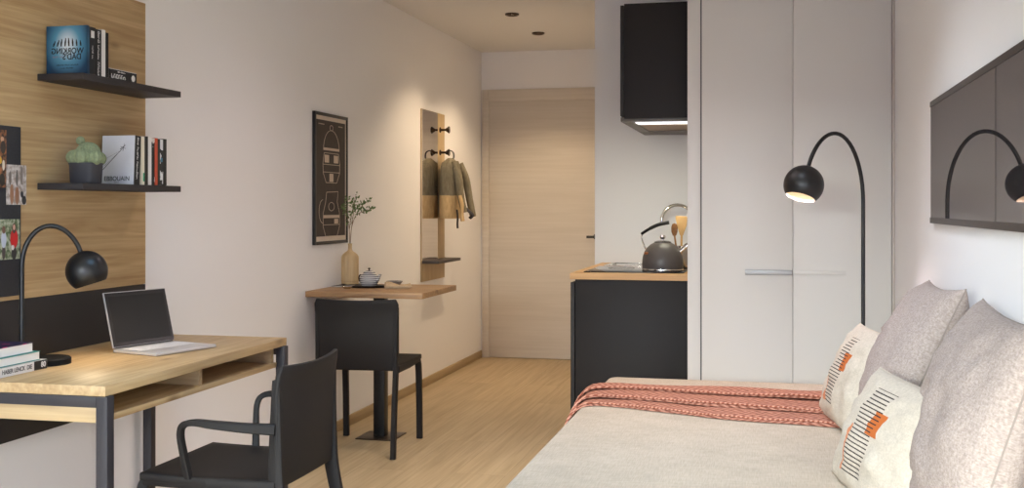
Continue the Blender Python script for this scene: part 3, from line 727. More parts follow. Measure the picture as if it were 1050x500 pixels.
# ------------------------------------------------------------------ chairs
def chair(name, label, loc, rz, arms):
    """one-piece plastic chair, local +y is its front"""
    t = thing(name, label, 'chair', loc, rz, 'black plastic chairs')
    cm = M['chair']
    SW, SB, SF = .222, -.205, .225                # half width, back and front of the seat
    # seat: slightly dished slab
    n = 12; top = []; 
    s = MB()
    def sz(u, v): return .452-.010*(1-u*u)*(1-v*v)+.004*max(0, v)**2
    def hw(v): return SW-.012*max(0, -v)
    for side in (0, 1):
        rows = []
        for i in range(n+1):
            v = -1+2*i/n; yy = (SB+SF)/2+v*(SF-SB)/2
            rows.append([V(((-1+2*j/n)*hw(v), yy, sz(-1+2*j/n, v)-(.026 if side else 0))) for j in range(n+1)])
        top.append(rows)
    vs = [[[s.bm.verts.new(p) for p in r] for r in rows] for rows in top]
    for side in (0, 1):
        for i in range(n):
            for j in range(n):
                s.bm.faces.new((vs[side][i][j], vs[side][i][j+1], vs[side][i+1][j+1], vs[side][i+1][j]))
    for i in range(n):
        for j in (0, n): s.bm.faces.new((vs[0][i][j], vs[0][i+1][j], vs[1][i+1][j], vs[1][i][j]))
        for j in (0, n): s.bm.faces.new((vs[0][j][i], vs[0][j][i+1], vs[1][j][i+1], vs[1][j][i]))
    s.build('seat', cm, t, .006, 2, angle=50)
    # backrest: one curved sheet rising from the seat's back edge
    b_ = MB(); H0, H1, n, mth = .425, .782, 14, 14
    def bp(u, h, th):
        k = (h-H0)/(H1-H0)
        wd = .213+.005*k
        bow = -.022*(1-u*u)*(.25+.75*k)
        lean = -.198-.004*k-.012*max(0, k-.7)**2/.09
        hh = h-(.007*(1-u*u))*k
        if k > .93: wd -= .012*((k-.93)/.07)**2
        return V((u*wd, lean+bow-th, hh))
    g = [[[bp(-1+2*j/mth, H0+(H1-H0)*i/n, th) for j in range(mth+1)] for i in range(n+1)] for th in (0, .016)]
    vs = [[[b_.bm.verts.new(p) for p in r] for r in q] for q in g]
    for q in (0, 1):
        for i in range(n):
            for j in range(mth): b_.bm.faces.new((vs[q][i][j], vs[q][i][j+1], vs[q][i+1][j+1], vs[q][i+1][j]))
    for i in range(n):
        for j in (0, mth): b_.bm.faces.new((vs[0][i][j], vs[0][i+1][j], vs[1][i+1][j], vs[1][i][j]))
    for j in range(mth):
        for i in (0, n): b_.bm.faces.new((vs[0][i][j], vs[0][i][j+1], vs[1][i][j+1], vs[1][i][j]))
    b_.build('backrest', cm, t, .004, 2, angle=50)
    for sx in (-1, 1):
        # rear leg runs on up along the side of the back
        pts = spline([(sx*.206, -.272, 0), (sx*.204, -.240, .25), (sx*.202, -.207, .43), (sx*.203, -.205, .58), (sx*.206, -.209, .74)], 5)
        k = len(pts)
        MB().bar(pts, [(.026-.006*i/k, .030+.014*min(1, i/(k*.5)) if i < k*.55 else .044-.024*(i-k*.55)/(k*.45)) for i in range(k)], (0, 1, 0)).build('leg', cm, t)
        pts = spline([(sx*.205, .243, 0), (sx*.205, .236, .22), (sx*.204, .224, .38), (sx*.200, .210, .425), (sx*.196, .185, .434)], 5)
        k = len(pts)
        MB().bar(pts, [(.030, .030+.008*i/k) for i in range(k)], (0, 1, 0)).build('leg', cm, t)
        bar = MB().bar([(sx*.208, -.205, .432), (sx*.211, 0, .430), (sx*.208, .215, .434)], (.022, .034))
        bar.build('side_rail', cm, t)
        if arms:
            pts = spline([(sx*.214, -.205, .600), (sx*.240, -.13, .606), (sx*.254, -.03, .614), (sx*.257, .025, .618), (sx*.253, .062, .608), (sx*.246, .075, .578), (sx*.234, .072, .52), (sx*.218, .065, .446)], 6)
            k = len(pts)
            MB().bar(pts, [(.026-.006*min(1, i/(k*.6)), .032-.014*min(1, i/(k*.45))+.006*max(0, (i-k*.75)/(k*.25))) for i in range(k)], (0, 0, 1)).build('armrest', cm, t)
    return t
chair('armchair', 'black plastic armchair pulled up to the oak desk', (-1.600, 3.178, 0), PI/2, True)
chair('dining_chair', 'black plastic armless chair at the small wall table', (-2.036, 5.455, 0), .055, False)

# ------------------------------------------------------------------ small wall table
wt = thing('wall_table', 'small square rustic oak table on one black pole against the left wall', 'table', (-2.03, 5.66, 0))
def T(x0, x1, y0, y1, z0, z1): return (x0+2.03, x1+2.03, y0-5.66, y1-5.66, z0, z1)
bx('tabletop', M['oak_table'], T(XL+.001, -1.712, 5.345, 5.960, .777, .806), wt, .0015)
bx('pole', M['black'], T(-2.095, -2.033, 5.675, 5.737, .006, .7765), wt, .002)
bx('base_plate', M['bronze'], T(-2.17, -1.955, 5.60, 5.815, .0, .0055), wt, .001)
bx('pole_cap', M['black'], T(-2.12, -2.008, 5.65, 5.762, .771, .7768), wt, 0)

ZT = .8065
tr = thing('serving_tray', 'flat dark oval tray under the teapot on the wall table', 'tray', (-2.140, 5.690, ZT), .1)
MB().lathe([(.0, .0), (.085, .0), (.098, .008), (.100, .011), (.097, .011), (.084, .004), (.0, .004)], 48, m=Matrix.Diagonal((1.2, .78, 1, 1))).build('dish', mat('dark_tray', (46, 40, 38), .35, .4), tr)
for sx in (-1, 1):
    MB().tube(spline([(sx*.112, -.022, .009), (sx*.132, -.018, .013), (sx*.137, 0, .014), (sx*.132, .018, .013), (sx*.112, .022, .009)], 4), .0028, 8).build('handle', mat('tray_handle', (80, 74, 70), .3, .7), tr)
tp = thing('teapot', 'small grey and white striped teapot on the dark tray', 'teapot', (-2.128, 5.700, ZT+.0045), -.3)
m, nt, b = nodes_of('striped_ceramic'); N, L = nt.nodes, nt.links
tc = N.new('ShaderNodeTexCoord'); wv = N.new('ShaderNodeTexWave'); wv.bands_direction = 'Z'; wv.inputs['Scale'].default_value = 30; wv.inputs['Distortion'].default_value = .6
L.new(tc.outputs['Object'], wv.inputs['Vector']); r = N.new('ShaderNodeValToRGB')
r.color_ramp.elements[0].position = .35; r.color_ramp.elements[1].position = .55
r.color_ramp.elements[0].color = lin((92, 92, 100)); r.color_ramp.elements[1].color = lin((214, 210, 206)); L.new(wv.outputs['Fac'], r.inputs[0])
L.new(r.outputs[0], b.inputs['Base Color']); b.inputs['Roughness'].default_value = .15
MB().lathe([(.0, 0), (.034, 0), (.044, .008), (.0515, .026), (.052, .042), (.046, .058), (.034, .068), (.030, .070)], 36).build('body', m, tp)
lid = MB().lathe([(.033, .0705), (.031, .076), (.018, .083), (.004, .086), (.0, .086)], 30).build('lid', m, tp)
MB().lathe([(.003, .085), (.003, .090), (.0065, .093), (.0065, .098), (.0, .101)], 16).build('lid_knob', M['bronze'], lid)
MB().tube(spline([(.044, 0, .030), (.062, 0, .042), (.070, 0, .060), (.078, 0, .066)], 5), [.011]*5+[.008]*6+[.006]*5, 12).build('spout', m, tp)
MB().tube(spline([(-.044, 0, .052), (-.060, 0, .060), (-.070, 0, .046), (-.066, 0, .026), (-.048, 0, .016)], 5), .0035, 10).build('handle', M['bronze'], tp)
sd = thing('sugar_dish', 'tiny silver dish in front of the tall beige vase', 'dish', (-2.200, 5.560, ZT))
MB().lathe([(.0, 0), (.016, 0), (.022, .006), (.028, .013), (.026, .013), (.018, .006), (.0, .004)], 28).build('bowl', M['chrome'], sd)
MB().tube([(-.016, .004, .008), (.02, .002, .015), (.044, 0, .019)], [.004, .002, .0025], 8).build('spoon', M['chrome'], sd)
bw_ = thing('glass_bowl', 'small grey glass bowl behind the folded napkin', 'bowl', (-2.035, 5.845, ZT))
MB().lathe([(.0, 0), (.022, 0), (.034, .008), (.046, .022), (.044, .022), (.030, .008), (.0, .005)], 30).build('body', mat('smoky_glass', (150, 150, 156), .1, .2), bw_)
MB().lathe([(.0445, .0222), (.0465, .0235), (.0445, .0245)], 30, cap0=False, cap1=False).build('rim', M['chrome'], bw_)
# napkin: a folded cloth, two layers
nk = MB()
def sheet(mb, f, nu, nv, th):
    g = []
    for q in (0, 1):
        g.append([[mb.bm.verts.new(f(i/nu, j/nv)+V((0, 0, th*q))) for j in range(nv+1)] for i in range(nu+1)])
    for q in (0, 1):
        for i in range(nu):
            for j in range(nv): mb.bm.faces.new((g[q][i][j], g[q][i+1][j], g[q][i+1][j+1], g[q][i][j+1]))
    for i in range(nu):
        for j in (0, nv): mb.bm.faces.new((g[0][i][j], g[0][i+1][j], g[1][i+1][j], g[1][i][j]))
    for j in range(nv):
        for i in (0, nu): mb.bm.faces.new((g[0][i][j], g[0][i][j+1], g[1][i][j+1], g[1][i][j]))
for k, (ox, oy, rt) in enumerate(((0, 0, .35), (.004, .006, .42))):
    cr, sr = math.cos(rt), math.sin(rt)
    def f(u, v, k=k, ox=ox, oy=oy, cr=cr, sr=sr):
        a_, b_ = (u-.5)*.135, (v-.5)*.115
        z = .0005+k*.007+.020*math.sin(PI*min(1,max(0,(v-.2)/.8)))*(.5+.5*math.sin(u*5+k))+.003*math.sin(u*7+k)*v+.002*math.sin(v*9)
        return V((ox+a_*cr-b_*sr, oy+a_*sr+b_*cr, z+.002))
    sheet(nk, f, 12, 12, .004)
o = nk.build('napkin', weave('napkin_linen', (214, 190, 158), (190, 164, 132), 500, .3)[0], None, 0, angle=60, loc=(-1.955, 5.660, ZT))
tag(o, 'folded tan linen napkin lying right of the teapot', 'napkin')
o = thing('magazine', 'thin magazine lying beneath the vase by the wall', 'magazine', (-2.262, 5.800, ZT), .0)
bx('cover', mat('magazine_cover', (96, 92, 90), .4, var=.25, vscale=20), (-.072, .085, -.13, .13, .0035, .0045), o, 0)
bx('pages', M['pages'], (-.070, .083, -.128, .128, 0, .0034), o, 0)

# vase with twigs
vs_ = thing('vase', 'tall fluted beige bottle vase holding the leafy twigs', 'vase', (-2.268, 5.775, ZT+.0048))
fl = lambda th, z: 1-(.085*(.5+.5*math.cos(12*th))**3 if .004 < z < .158 else 0)
MB().lathe([(.0, 0), (.043, 0), (.046, .004), (.0475, .02), (.0475, .145), (.0465, .156), (.040, .168), (.028, .178), (.016, .186), (.0115, .193), (.0105, .205), (.0105, .222), (.0125, .228), (.010, .228), (.008, .215), (.008, .19)], 84, fl, cap1=False).build('body', mat('beige_ceramic', (196, 166, 122), .55, var=.05, vscale=20), vs_, angle=60)
MB().lathe([(.0475, .0205), (.0488, .022), (.0475, .0235)], 40, cap0=False, cap1=False).build('foot_band', mat('beige_band', (178, 146, 104), .6), vs_)
tw = thing('leafy_twigs', 'sparse green leafy twigs standing in the beige vase', 'plant', (-2.268, 5.775, ZT+.20))
br = [[(0, 0, 0), (.012, -.01, .10), (.040, -.02, .16), (.070, -.02, .20), (.10, -.01, .225)],
      [(0, 0, 0), (-.004, .0, .09), (-.012, -.008, .16), (-.006, -.02, .235)],
      [(.012, -.01, .10), (.028, -.03, .17), (.035, -.05, .215)],
      [(-.004, 0, .09), (.004, .01, .16), (.026, .01, .245)],
      [(.040, -.02, .16), (.07, .01, .175), (.105, .02, .185)],
      [(-.012, -.008, .16), (-.030, -.02, .20)]]
lf = MB()
for bi, p in enumerate(br):
    pts = spline(p, 6); pts = [V((p_.x*1.12, p_.y, p_.z*1.2)) for p_ in pts]; MB().tube(pts, [.0022-.0012*i/len(pts) for i in range(len(pts))], 7).build('twig', mat('twig_bark', (128, 108, 86), .8), tw)
    k0 = int(len(pts)*(.45 if bi in (0, 1, 3) else .25))
    for i in range(k0, len(pts)):
        for q in range(4 if i > k0+2 else 2):
            d = V((random.uniform(-1, 1), random.uniform(-1, 1), random.uniform(-.5, .9))).normalized()
            sz_ = random.uniform(.013, .022); a_ = pts[i]+d*.004+V((random.gauss(0, .006), random.gauss(0, .006), random.gauss(0, .006)))
            sd_ = d.cross(V((random.uniform(-1, 1), random.uniform(-1, 1), random.uniform(-1, 1)))).normalized()*sz_*.30
            nn = d.cross(sd_).normalized()*.0012
            ring = [a_, a_+d*sz_*.3+sd_*.85, a_+d*sz_*.65+sd_*.8, a_+d*sz_, a_+d*sz_*.65-sd_*.8, a_+d*sz_*.3-sd_*.85]
            lf.rings([[v_+nn*(.0 if z_ in (0, 3) else 1) for z_, v_ in enumerate(ring)], [v_-V(nn)*.5+nn*(.0 if z_ in (0, 3) else 1) for z_, v_ in enumerate(ring)]])
lf.build('foliage', mat('leaf_green', (92, 116, 66), .55, var=.3, vscale=50), tw)

# ------------------------------------------------------------------ framed print on the left wall
FY0, FY1, FZ0, FZ1 = 5.434, 5.898, 1.040, 1.743
pf = thing('framed_print', 'tall black framed print with pale line drawings above the wall table', 'picture', (XL+.001, (FY0+FY1)/2, (FZ0+FZ1)/2))
hw_, hh_ = (FY1-FY0)/2, (FZ1-FZ0)/2
fm = MB(); fwd = .017
fm.box(0, .016, -hw_, -hw_+fwd, -hh_, hh_); fm.box(0, .016, hw_-fwd, hw_, -hh_, hh_)
fm.box(0, .016, -hw_+fwd, hw_-fwd, -hh_, -hh_+fwd); fm.box(0, .016, -hw_+fwd, hw_-fwd, hh_-fwd, hh_)
fm.build('frame', M['black'], pf, .001)
bx('mat_board', mat('print_border', (216, 200, 184), .7), (.001, .010, -hw_+fwd, hw_-fwd, -hh_+fwd, hh_-fwd), pf, 0)
bx('print', mat('sepia_print', (66, 56, 50), .7, var=.1, vscale=30), (.0102, .0112, -hw_+fwd+.010, hw_-fwd-.016, -hh_+fwd+.026, hh_-fwd-.022), pf, 0)
dw = MB()
def line(pts, r=.0018): dw.tube([(.0114, y_*1.35, z_*1.03) for y_, z_ in pts], r, 6, (1, 1))
def ell(cy, cz, ry, rz, a0=0, a1=2*PI, n=26, r=.0018): line([(cy+ry*math.cos(a0+(a1-a0)*k/n), cz+rz*math.sin(a0+(a1-a0)*k/n)) for k in range(n+1)], r)
# generic drawing: a lidded jar above, a pitcher below
ell(0, .150, .082, .105, 0, PI); line([(-.082, .15), (.082, .15)]); ell(0, .268, .016, .014)
line([(-.075, .135), (-.088, .08), (-.085, .03), (-.055, -.02), (.055, -.02), (.085, .03), (.088, .08), (.075, .135), (-.075, .135)])
line([(-.088, .075), (.088, .075)]); line([(-.086, .035), (.086, .035)])
line([(-.05, -.07), (-.06, -.12), (-.085, -.18), (-.085, -.25), (-.06, -.30), (.06, -.30), (.085, -.25), (.085, -.18), (.06, -.12), (.07, -.065), (-.05, -.07)])
ell(-.088, -.17, .038, .06, PI*.5, PI*1.5); line([(-.085, -.19), (.085, -.19)]); line([(-.086, -.24), (.086, -.24)])
ell(.0, -.145, .03, .022)
dw.build('line_drawing', mat('pale_ink', (190, 172, 154), .7), pf)
M['pale_patch'] = mat('pale_patch', (206, 186, 166), .7)
for k_, poly in enumerate(([(-.082, .150), (.082, .150), (.082, .162), (-.082, .162)], [(-.07, .085), (-.025, .085), (-.025, .125), (-.07, .125)], [(.025, .085), (.07, .085), (.07, .125), (.025, .125)],
             [(-.02, -.015), (.02, -.015), (.02, .028), (-.02, .028)], [(-.083, -.192), (.083, -.192), (.083, -.205), (-.083, -.205)], [(.03, -.235), (.07, -.235), (.07, -.21), (.03, -.21)])):
    pat = MB(); pat.prism([(y_*1.35, z_*1.03) for y_, z_ in poly], .0006, basis((.0114, 0, 0), (0, 1, 0), (0, 0, 1)))
    pat.build('pale_patch', M['pale_patch'], pf)
for y0_, n_ in ((-.175, 5), (.10, 4)):
    pat = MB()
    for k in range(n_): pat.box(.0114, .0120, y0_+k*.016, y0_+.010+k*.016, .288, .293)
    pat.build('fine_print', M['pale_patch'], pf)

# ------------------------------------------------------------------ coat rack on the left wall
CYa, CYb = 7.273, 7.817
cr_ = thing('coat_rack', 'tall narrow oak coat board with mirror and small shelf near the door', 'coat rack', (XL+.0005, (CYa+CYb)/2, .72))
def R4(x0, x1, y0, y1, z0, z1): return (x0, x1, y0-(CYa+CYb)/2, y1-(CYa+CYb)/2, z0-.72, z1-.72)
bx('back_board', M['oak_coat'], R4(0, .010, CYa, CYb, .727, 1.913), cr_, .001)
m, nt, b = nodes_of('mirror_glass'); b.inputs['Base Color'].default_value = (.80, .78, .76, 1); b.inputs['Metallic'].default_value = 1; b.inputs['Roughness'].default_value = .02
bx('mirror', m, R4(.0102, .013, CYa+.002, 7.635, .8725, 1.911), cr_, 0)
bx('shelf', mat('rack_shelf', (66, 56, 52), .5), R4(.0102, .132, CYa, CYb, .852, .872), cr_, .001)
def hook(z):
    h = MB(); m_ = Matrix.Rotation(PI/2, 4, 'Y')
    yc = 7.70-(CYa+CYb)/2
    h.lathe([(.020, .0), (.020, .004), (.009, .010), (.008, .040), (.020, .058), (.026, .066), (.024, .070), (.0, .072)], 20, m=m_, center=(.0104, yc, z-.72))
    return h.build('hook', M['bronze'], cr_)
hook(1.795); hook(1.632)

# jacket on the lower hook (hangs in the plane of the wall, seen from the side)
jk = thing('jacket', 'grey jacket with tan lower half hanging from the coat hook', 'jacket', (XL+.096, 7.68, 1.59))
def garment(prof, m, name, seed, amp=.008):
    """closed soft shell: prof = (z, half width along y, front bulge, back bulge, y centre, x centre)"""
    g = MB(); n = 36; rings = []
    for z, hy, xf, xb, yc, xc in prof:
        ring = []
        for k in range(n):
            th = 2*PI*k/n; cy, cx = math.cos(th), math.sin(th)
            yy = math.copysign(abs(cy)**.8, cy)*hy; xx = (xf if cx > 0 else xb)*math.copysign(abs(cx)**.8, cx)
            w_ = noise.noise(V((th*2.2+seed, z*6, seed)))*amp*(.4+max(0, -z)*2.2)
            ring.append(V((xc+xx+w_*cx, yc+yy+w_*cy*1.4, z)))
        rings.append(ring)
    g.rings(rings); return g.build(name, m, jk, angle=70)
jg = weave('jacket_grey', (140, 132, 112), (108, 101, 86), 300, .4)[0]
jt = weave('jacket_tan', (214, 186, 142), (188, 158, 114), 300, .4)[0]
jd = mat('jacket_strap', (38, 36, 44), .7)
garment([(.0, .02, .018, .018, 0, 0), (-.015, .05, .032, .036, 0, .0), (-.035, .085, .052, .058, 0, 0), (-.07, .105, .062, .066, 0, .0), (-.18, .11, .064, .068, 0, .0), (-.270, .112, .066, .068, 0, .0)], jg, 'body', 1.0, .006)
garment([(-.268, .114, .0675, .069, 0, 0), (-.33, .118, .069, .069, 0, 0), (-.40, .120, .068, .068, 0, 0), (-.432, .116, .064, .066, 0, 0)], jt, 'lower_body', 3.0, .006)
def sleeve(pts, rad, m, name):
    return MB().tube(spline(pts, 6), rad, 14, (1.0, .85)).build(name, m, jk, angle=70)
n_ = 19
sleeve([(.045, -.05, -.035), (.082, -.075, -.15), (.100, -.080, -.28), (.122, -.075, -.39)], [.036-.010*i/n_ for i in range(n_)], jg, 'sleeve')
sleeve([(.040, .08, -.04), (.085, .10, -.15), (.112, .10, -.29), (.140, .10, -.42)], [.036-.010*i/n_ for i in range(n_)], jg, 'sleeve')
MB().tube(spline([(.100, -.10, -.27), (.115, -.105, -.34), (.112, -.10, -.40), (.118, -.10, -.45)], 6), .022, 10, (1.2, .6)).build('side_flap', jt, jk)
MB().tube(spline([(.085, -.13, -.37), (.092, -.135, -.42), (.088, -.13, -.47), (.090, -.13, -.50)], 6), .011, 8, (1.6, .5)).build('strap', jd, jk)
MB().tube(spline([(.120, -.02, -.36), (.150, -.03, -.385), (.170, -.03, -.41), (.150, -.03, -.43)], 6), .014, 8, (1.4, .6)).build('cuff_strap', jd, jk)
MB().tube(spline([(-.035, 0, .028), (-.01, 0, .055), (.02, 0, .040), (.022, 0, .0), (.0, 0, -.02)], 6), .008, 8, (1.8, .5)).build('hanging_loop', jd, jk)

# ------------------------------------------------------------------ television on the right wall
TX, TY0, TY1, TZ0, TZ1 = .548, 2.30, 4.197, 1.183, 1.613
tv = thing('television', 'wide dark glossy television on the white right wall', 'television', (XR-.001, (TY0+TY1)/2, TZ0))
def Q(x0, x1, y0, y1, z0, z1): return (x0-XR+.001, x1-XR+.001, y0-(TY0+TY1)/2, y1-(TY0+TY1)/2, z0-TZ0, z1-TZ0)
bx('housing', M['board'], Q(TX+.001, XR-.001, TY0, TY1, TZ0, TZ1), tv, .001)
m, nt, b = nodes_of('tv_glass'); N, L = nt.nodes, nt.links
gl = N.new('ShaderNodeBsdfGlossy'); gl.inputs['Color'].default_value = (.32, .30, .297, 1); gl.inputs['Roughness'].default_value = .0
di = N.new('ShaderNodeBsdfDiffuse'); di.inputs['Color'].default_value = (.02, .018, .018, 1)
ad = N.new('ShaderNodeAddShader'); L.new(gl.outputs[0], ad.inputs[0]); L.new(di.outputs[0], ad.inputs[1])
L.new(ad.outputs[0], nt.nodes['Material Output'].inputs[0])
bx('screen', m, Q(TX-.0005, TX+.0008, TY0+.004, TY1-.002, TZ0+.020, TZ1-.019), tv, 0)
tvb = mat('tv_bezel', (62, 54, 52), .45)
bx('bezel', tvb, Q(TX-.003, TX+.0008, TY0, TY1, TZ0, TZ0+.020), tv, .0006)
bx('bezel', tvb, Q(TX-.003, TX+.0008, TY0, TY1, TZ1-.019, TZ1), tv, .0006)

# ------------------------------------------------------------------ bed
BX0, BX1, BY0, BY1, BZ = -.702, .545, 2.45, 4.865, .497
bd = thing('bed', 'wide low daybed with pale linen mattress along the right wall', 'bed', ((BX0+BX1)/2, (BY0+BY1)/2, 0))
bxm, bym = (BX0+BX1)/2, (BY0+BY1)/2
bx('base', mat('bed_base', (150, 140, 130), .7), (BX0-bxm+.02, BX1-bxm-.02, BY0-bym+.02, BY1-bym-.02, .05, .27), bd, .01)
for sx in (-1, 1):
    for sy in (-1, 1):
        bx('leg', M['black'], (sx*.52-.03, sx*.52+.03, sy*1.08-.03, sy*1.08+.03, 0, .0495), bd, .002)
linen, nt, b, r = weave('bed_linen', (196, 181, 162), (172, 158, 140), 330, .3, (0, 1), .9, 7.0)
mt = MB()
def rounded(x0, x1, y0, y1, z, rad, ins=0):
    out = []
    for cx, cy, a0 in ((x1-rad, y1-rad, 0), (x0+rad, y1-rad, PI/2), (x0+rad, y0+rad, PI), (x1-rad, y0+rad, 1.5*PI)):
        for k in range(7):
            a_ = a0+PI/2*k/6; out.append(V((cx+(rad-ins)*math.cos(a_), cy+(rad-ins)*math.sin(a_), z)))
    return out
e_ = (BX0-bxm, BX1-bxm, BY0-bym, BY1-bym)
rings = [rounded(*e_, .272, .05, .02), rounded(*e_, .285, .05, .004), rounded(*e_, .30, .05, 0)]
for k in range(7):
    a_ = PI/2*k/6; rings.append(rounded(*e_, BZ-.022+.022*math.sin(a_), .05, .022*(1-math.cos(a_))))
mt.rings(rings)
mt.build('mattress', linen, bd, angle=40)
pip = [(p.x, p.y, p.z) for p in rounded(*e_, BZ-.022, .05, .0)]; pip.append(pip[0])
MB().tube(pip, .004, 8).build('piping', linen, bd)

# throw across the far end of the bed, three stepped folds
th = thing('throw_blanket', 'folded terracotta woven throw lying across the far end of the bed', 'blanket', (0, 4.3, BZ))
def lerp(tab, x):
    for (a, va), (b_, vb) in zip(tab, tab[1:]):
        if x <= b_: 
            t = (x-a)/(b_-a); t = max(0, min(1, t)); return va+(vb-va)*t
    return tab[-1][1]
# s = length along the throw from its right end; path goes across the bed then down over the left edge
XS = .22
def path(s):
    x = XS-s; ed = BX0+.03
    if x > ed: return x, 0.0
    q = ed-x; r_ = .05
    if q < r_*PI/2: a_ = q/r_; return ed-r_*math.sin(a_), -r_*(1-math.cos(a_))
    return ed-r_-.006*math.sin((q-r_*PI/2)*20), -r_-(q-r_*PI/2)
SL = (XS-(BX0+.03))+.05*PI/2+.165
ynear = [(0, 3.90), (.2, 3.915), (.59, 3.985), (.91, 4.115), (1.04, 4.145), (1.10, 4.10), (1.15, 4.00), (1.24, 3.84), (1.40, 3.70)]
yfar = [(0, 4.47), (1.0, 4.47), (1.12, 4.44), (1.3, 4.32)]
tm, nt, b, r = weave('terracotta_wool', (146, 88, 69), (98, 56, 43), 200, 1.0, (0, 1), .8, 120, .45)
N, L = nt.nodes, nt.links
tc = N.new('ShaderNodeTexCoord'); hb_ = []
for sg in (1, -1):                                # herringbone: two slanted rib patterns, alternating in bands across the throw
    mp = N.new('ShaderNodeMapping'); mp.inputs['Rotation'].default_value = (0, 0, sg*.8); L.new(tc.outputs['Object'], mp.inputs[0])
    wv = N.new('ShaderNodeTexWave'); wv.inputs['Scale'].default_value = 15; wv.inputs['Distortion'].default_value = 1.2; wv.inputs['Detail Scale'].default_value = 6
    L.new(mp.outputs[0], wv.inputs[0]); hb_.append(wv.outputs['Fac'])
sp_ = N.new('ShaderNodeSeparateXYZ'); L.new(tc.outputs['Object'], sp_.inputs[0])
pp = N.new('ShaderNodeMath'); pp.operation = 'PINGPONG'; pp.inputs[1].default_value = .036; L.new(sp_.outputs[1], pp.inputs[0])
gt = N.new('ShaderNodeMath'); gt.operation = 'GREATER_THAN'; gt.inputs[1].default_value = .018; L.new(pp.outputs[0], gt.inputs[0])
mh = N.new('ShaderNodeMix'); mh.data_type = 'FLOAT'; L.new(gt.outputs[0], mh.inputs[0]); L.new(hb_[0], mh.inputs[2]); L.new(hb_[1], mh.inputs[3])
mc = N.new('ShaderNodeMix'); mc.data_type = 'RGBA'; mc.inputs[7].default_value = lin((214, 156, 132))
ms = N.new('ShaderNodeMath'); ms.operation = 'MULTIPLY'; ms.inputs[1].default_value = .7; L.new(mh.outputs[0], ms.inputs[0])
L.new(ms.outputs[0], mc.inputs[0]); L.new(r.outputs[0], mc.inputs[6]); L.new(mc.outputs[2], b.inputs['Base Color'])
def layer(f0, f1, h0, h1, nm, seed):
    g = MB(); nu, nv = 70, 18; top = []; bot = []
    for i in range(nu+1):
        s = SL*i/nu; x, z = path(s)
        t = (V((path(min(SL, s+.004))[0], 0, path(min(SL, s+.004))[1]))-V((path(max(0, s-.004))[0], 0, path(max(0, s-.004))[1]))).normalized()
        nrm = V((t.z, 0, -t.x))
        if nrm.z < -.01: nrm = -nrm
        if nrm.x > .5: nrm = -nrm
        yn, yf = lerp(ynear, s+.18)-.025, lerp(yfar, s+.18); rt = []; rb = []
        for j in range(nv+1):
            v = j/nv; yy = yf+(yn-yf)*(f0+(f1-f0)*v)
            edge = min(1, math.sqrt(max(0, 1-(2*abs(v-.5))**10)))
            hh = h0+(h1-h0)*edge*(.9+.25*noise.noise(V((s*7, yy*9, seed))))+.005*noise.noise(V((s*4, v*3, seed+5)))
            wv = .010*noise.noise(V((s*5, seed, 0)))*v
            p = V((x, yy-4.3+wv, z))
            rt.append(p+nrm*max(hh, h0+.003)); rb.append(p+nrm*(h0+.0015))
        top.append(rt); bot.append(rb)
    vt = [[g.bm.verts.new(p) for p in r_] for r_ in top]; vb = [[g.bm.verts.new(p) for p in r_] for r_ in bot]
    for i in range(nu):
        for j in range(nv):
            g.bm.faces.new((vt[i][j], vt[i+1][j], vt[i+1][j+1], vt[i][j+1])); g.bm.faces.new((vb[i][j], vb[i][j+1], vb[i+1][j+1], vb[i+1][j]))
    for i in range(nu):
        for j in (0, nv): g.bm.faces.new((vt[i][j], vt[i+1][j], vb[i+1][j], vb[i][j]))
    for j in range(nv):
        for i in (0, nu): g.bm.faces.new((vt[i][j], vt[i][j+1], vb[i][j+1], vb[i][j]))
    o = g.build(nm, tm, th, angle=75)
    return [r_[nv-1]+V((0, -.004, .001)) for r_ in top], o
bm_, nt, b = nodes_of('braided_edge'); N, L = nt.nodes, nt.links
tc = N.new('ShaderNodeTexCoord'); mp = N.new('ShaderNodeMapping'); mp.inputs['Rotation'].default_value = (0, 0, .7); L.new(tc.outputs['Object'], mp.inputs[0])
wv = N.new('ShaderNodeTexWave'); wv.inputs['Scale'].default_value = 22; wv.inputs['Distortion'].default_value = 1.5; wv.inputs['Detail Scale'].default_value = 8; L.new(mp.outputs[0], wv.inputs[0])
r = N.new('ShaderNodeValToRGB'); r.color_ramp.elements[0].position = .4; r.color_ramp.elements[1].position = .6
r.color_ramp.elements[0].color = lin((150, 84, 62)); r.color_ramp.elements[1].color = lin((206, 152, 128)); L.new(wv.outputs['Fac'], r.inputs[0])
L.new(r.outputs[0], b.inputs['Base Color']); b.inputs['Roughness'].default_value = .9
for f0, f1, h0, h1, sd_ in ((.0, 1.0, .001, .013, 1.0), (.0, .68, .014, .026, 2.3), (.0, .30, .027, .038, 4.1)):
    edge, o = layer(f0, f1, h0, h1, 'fold', sd_)
    MB().tube(edge, .0035, 8, (1.5, .9)).build('braided_trim', bm_, o)

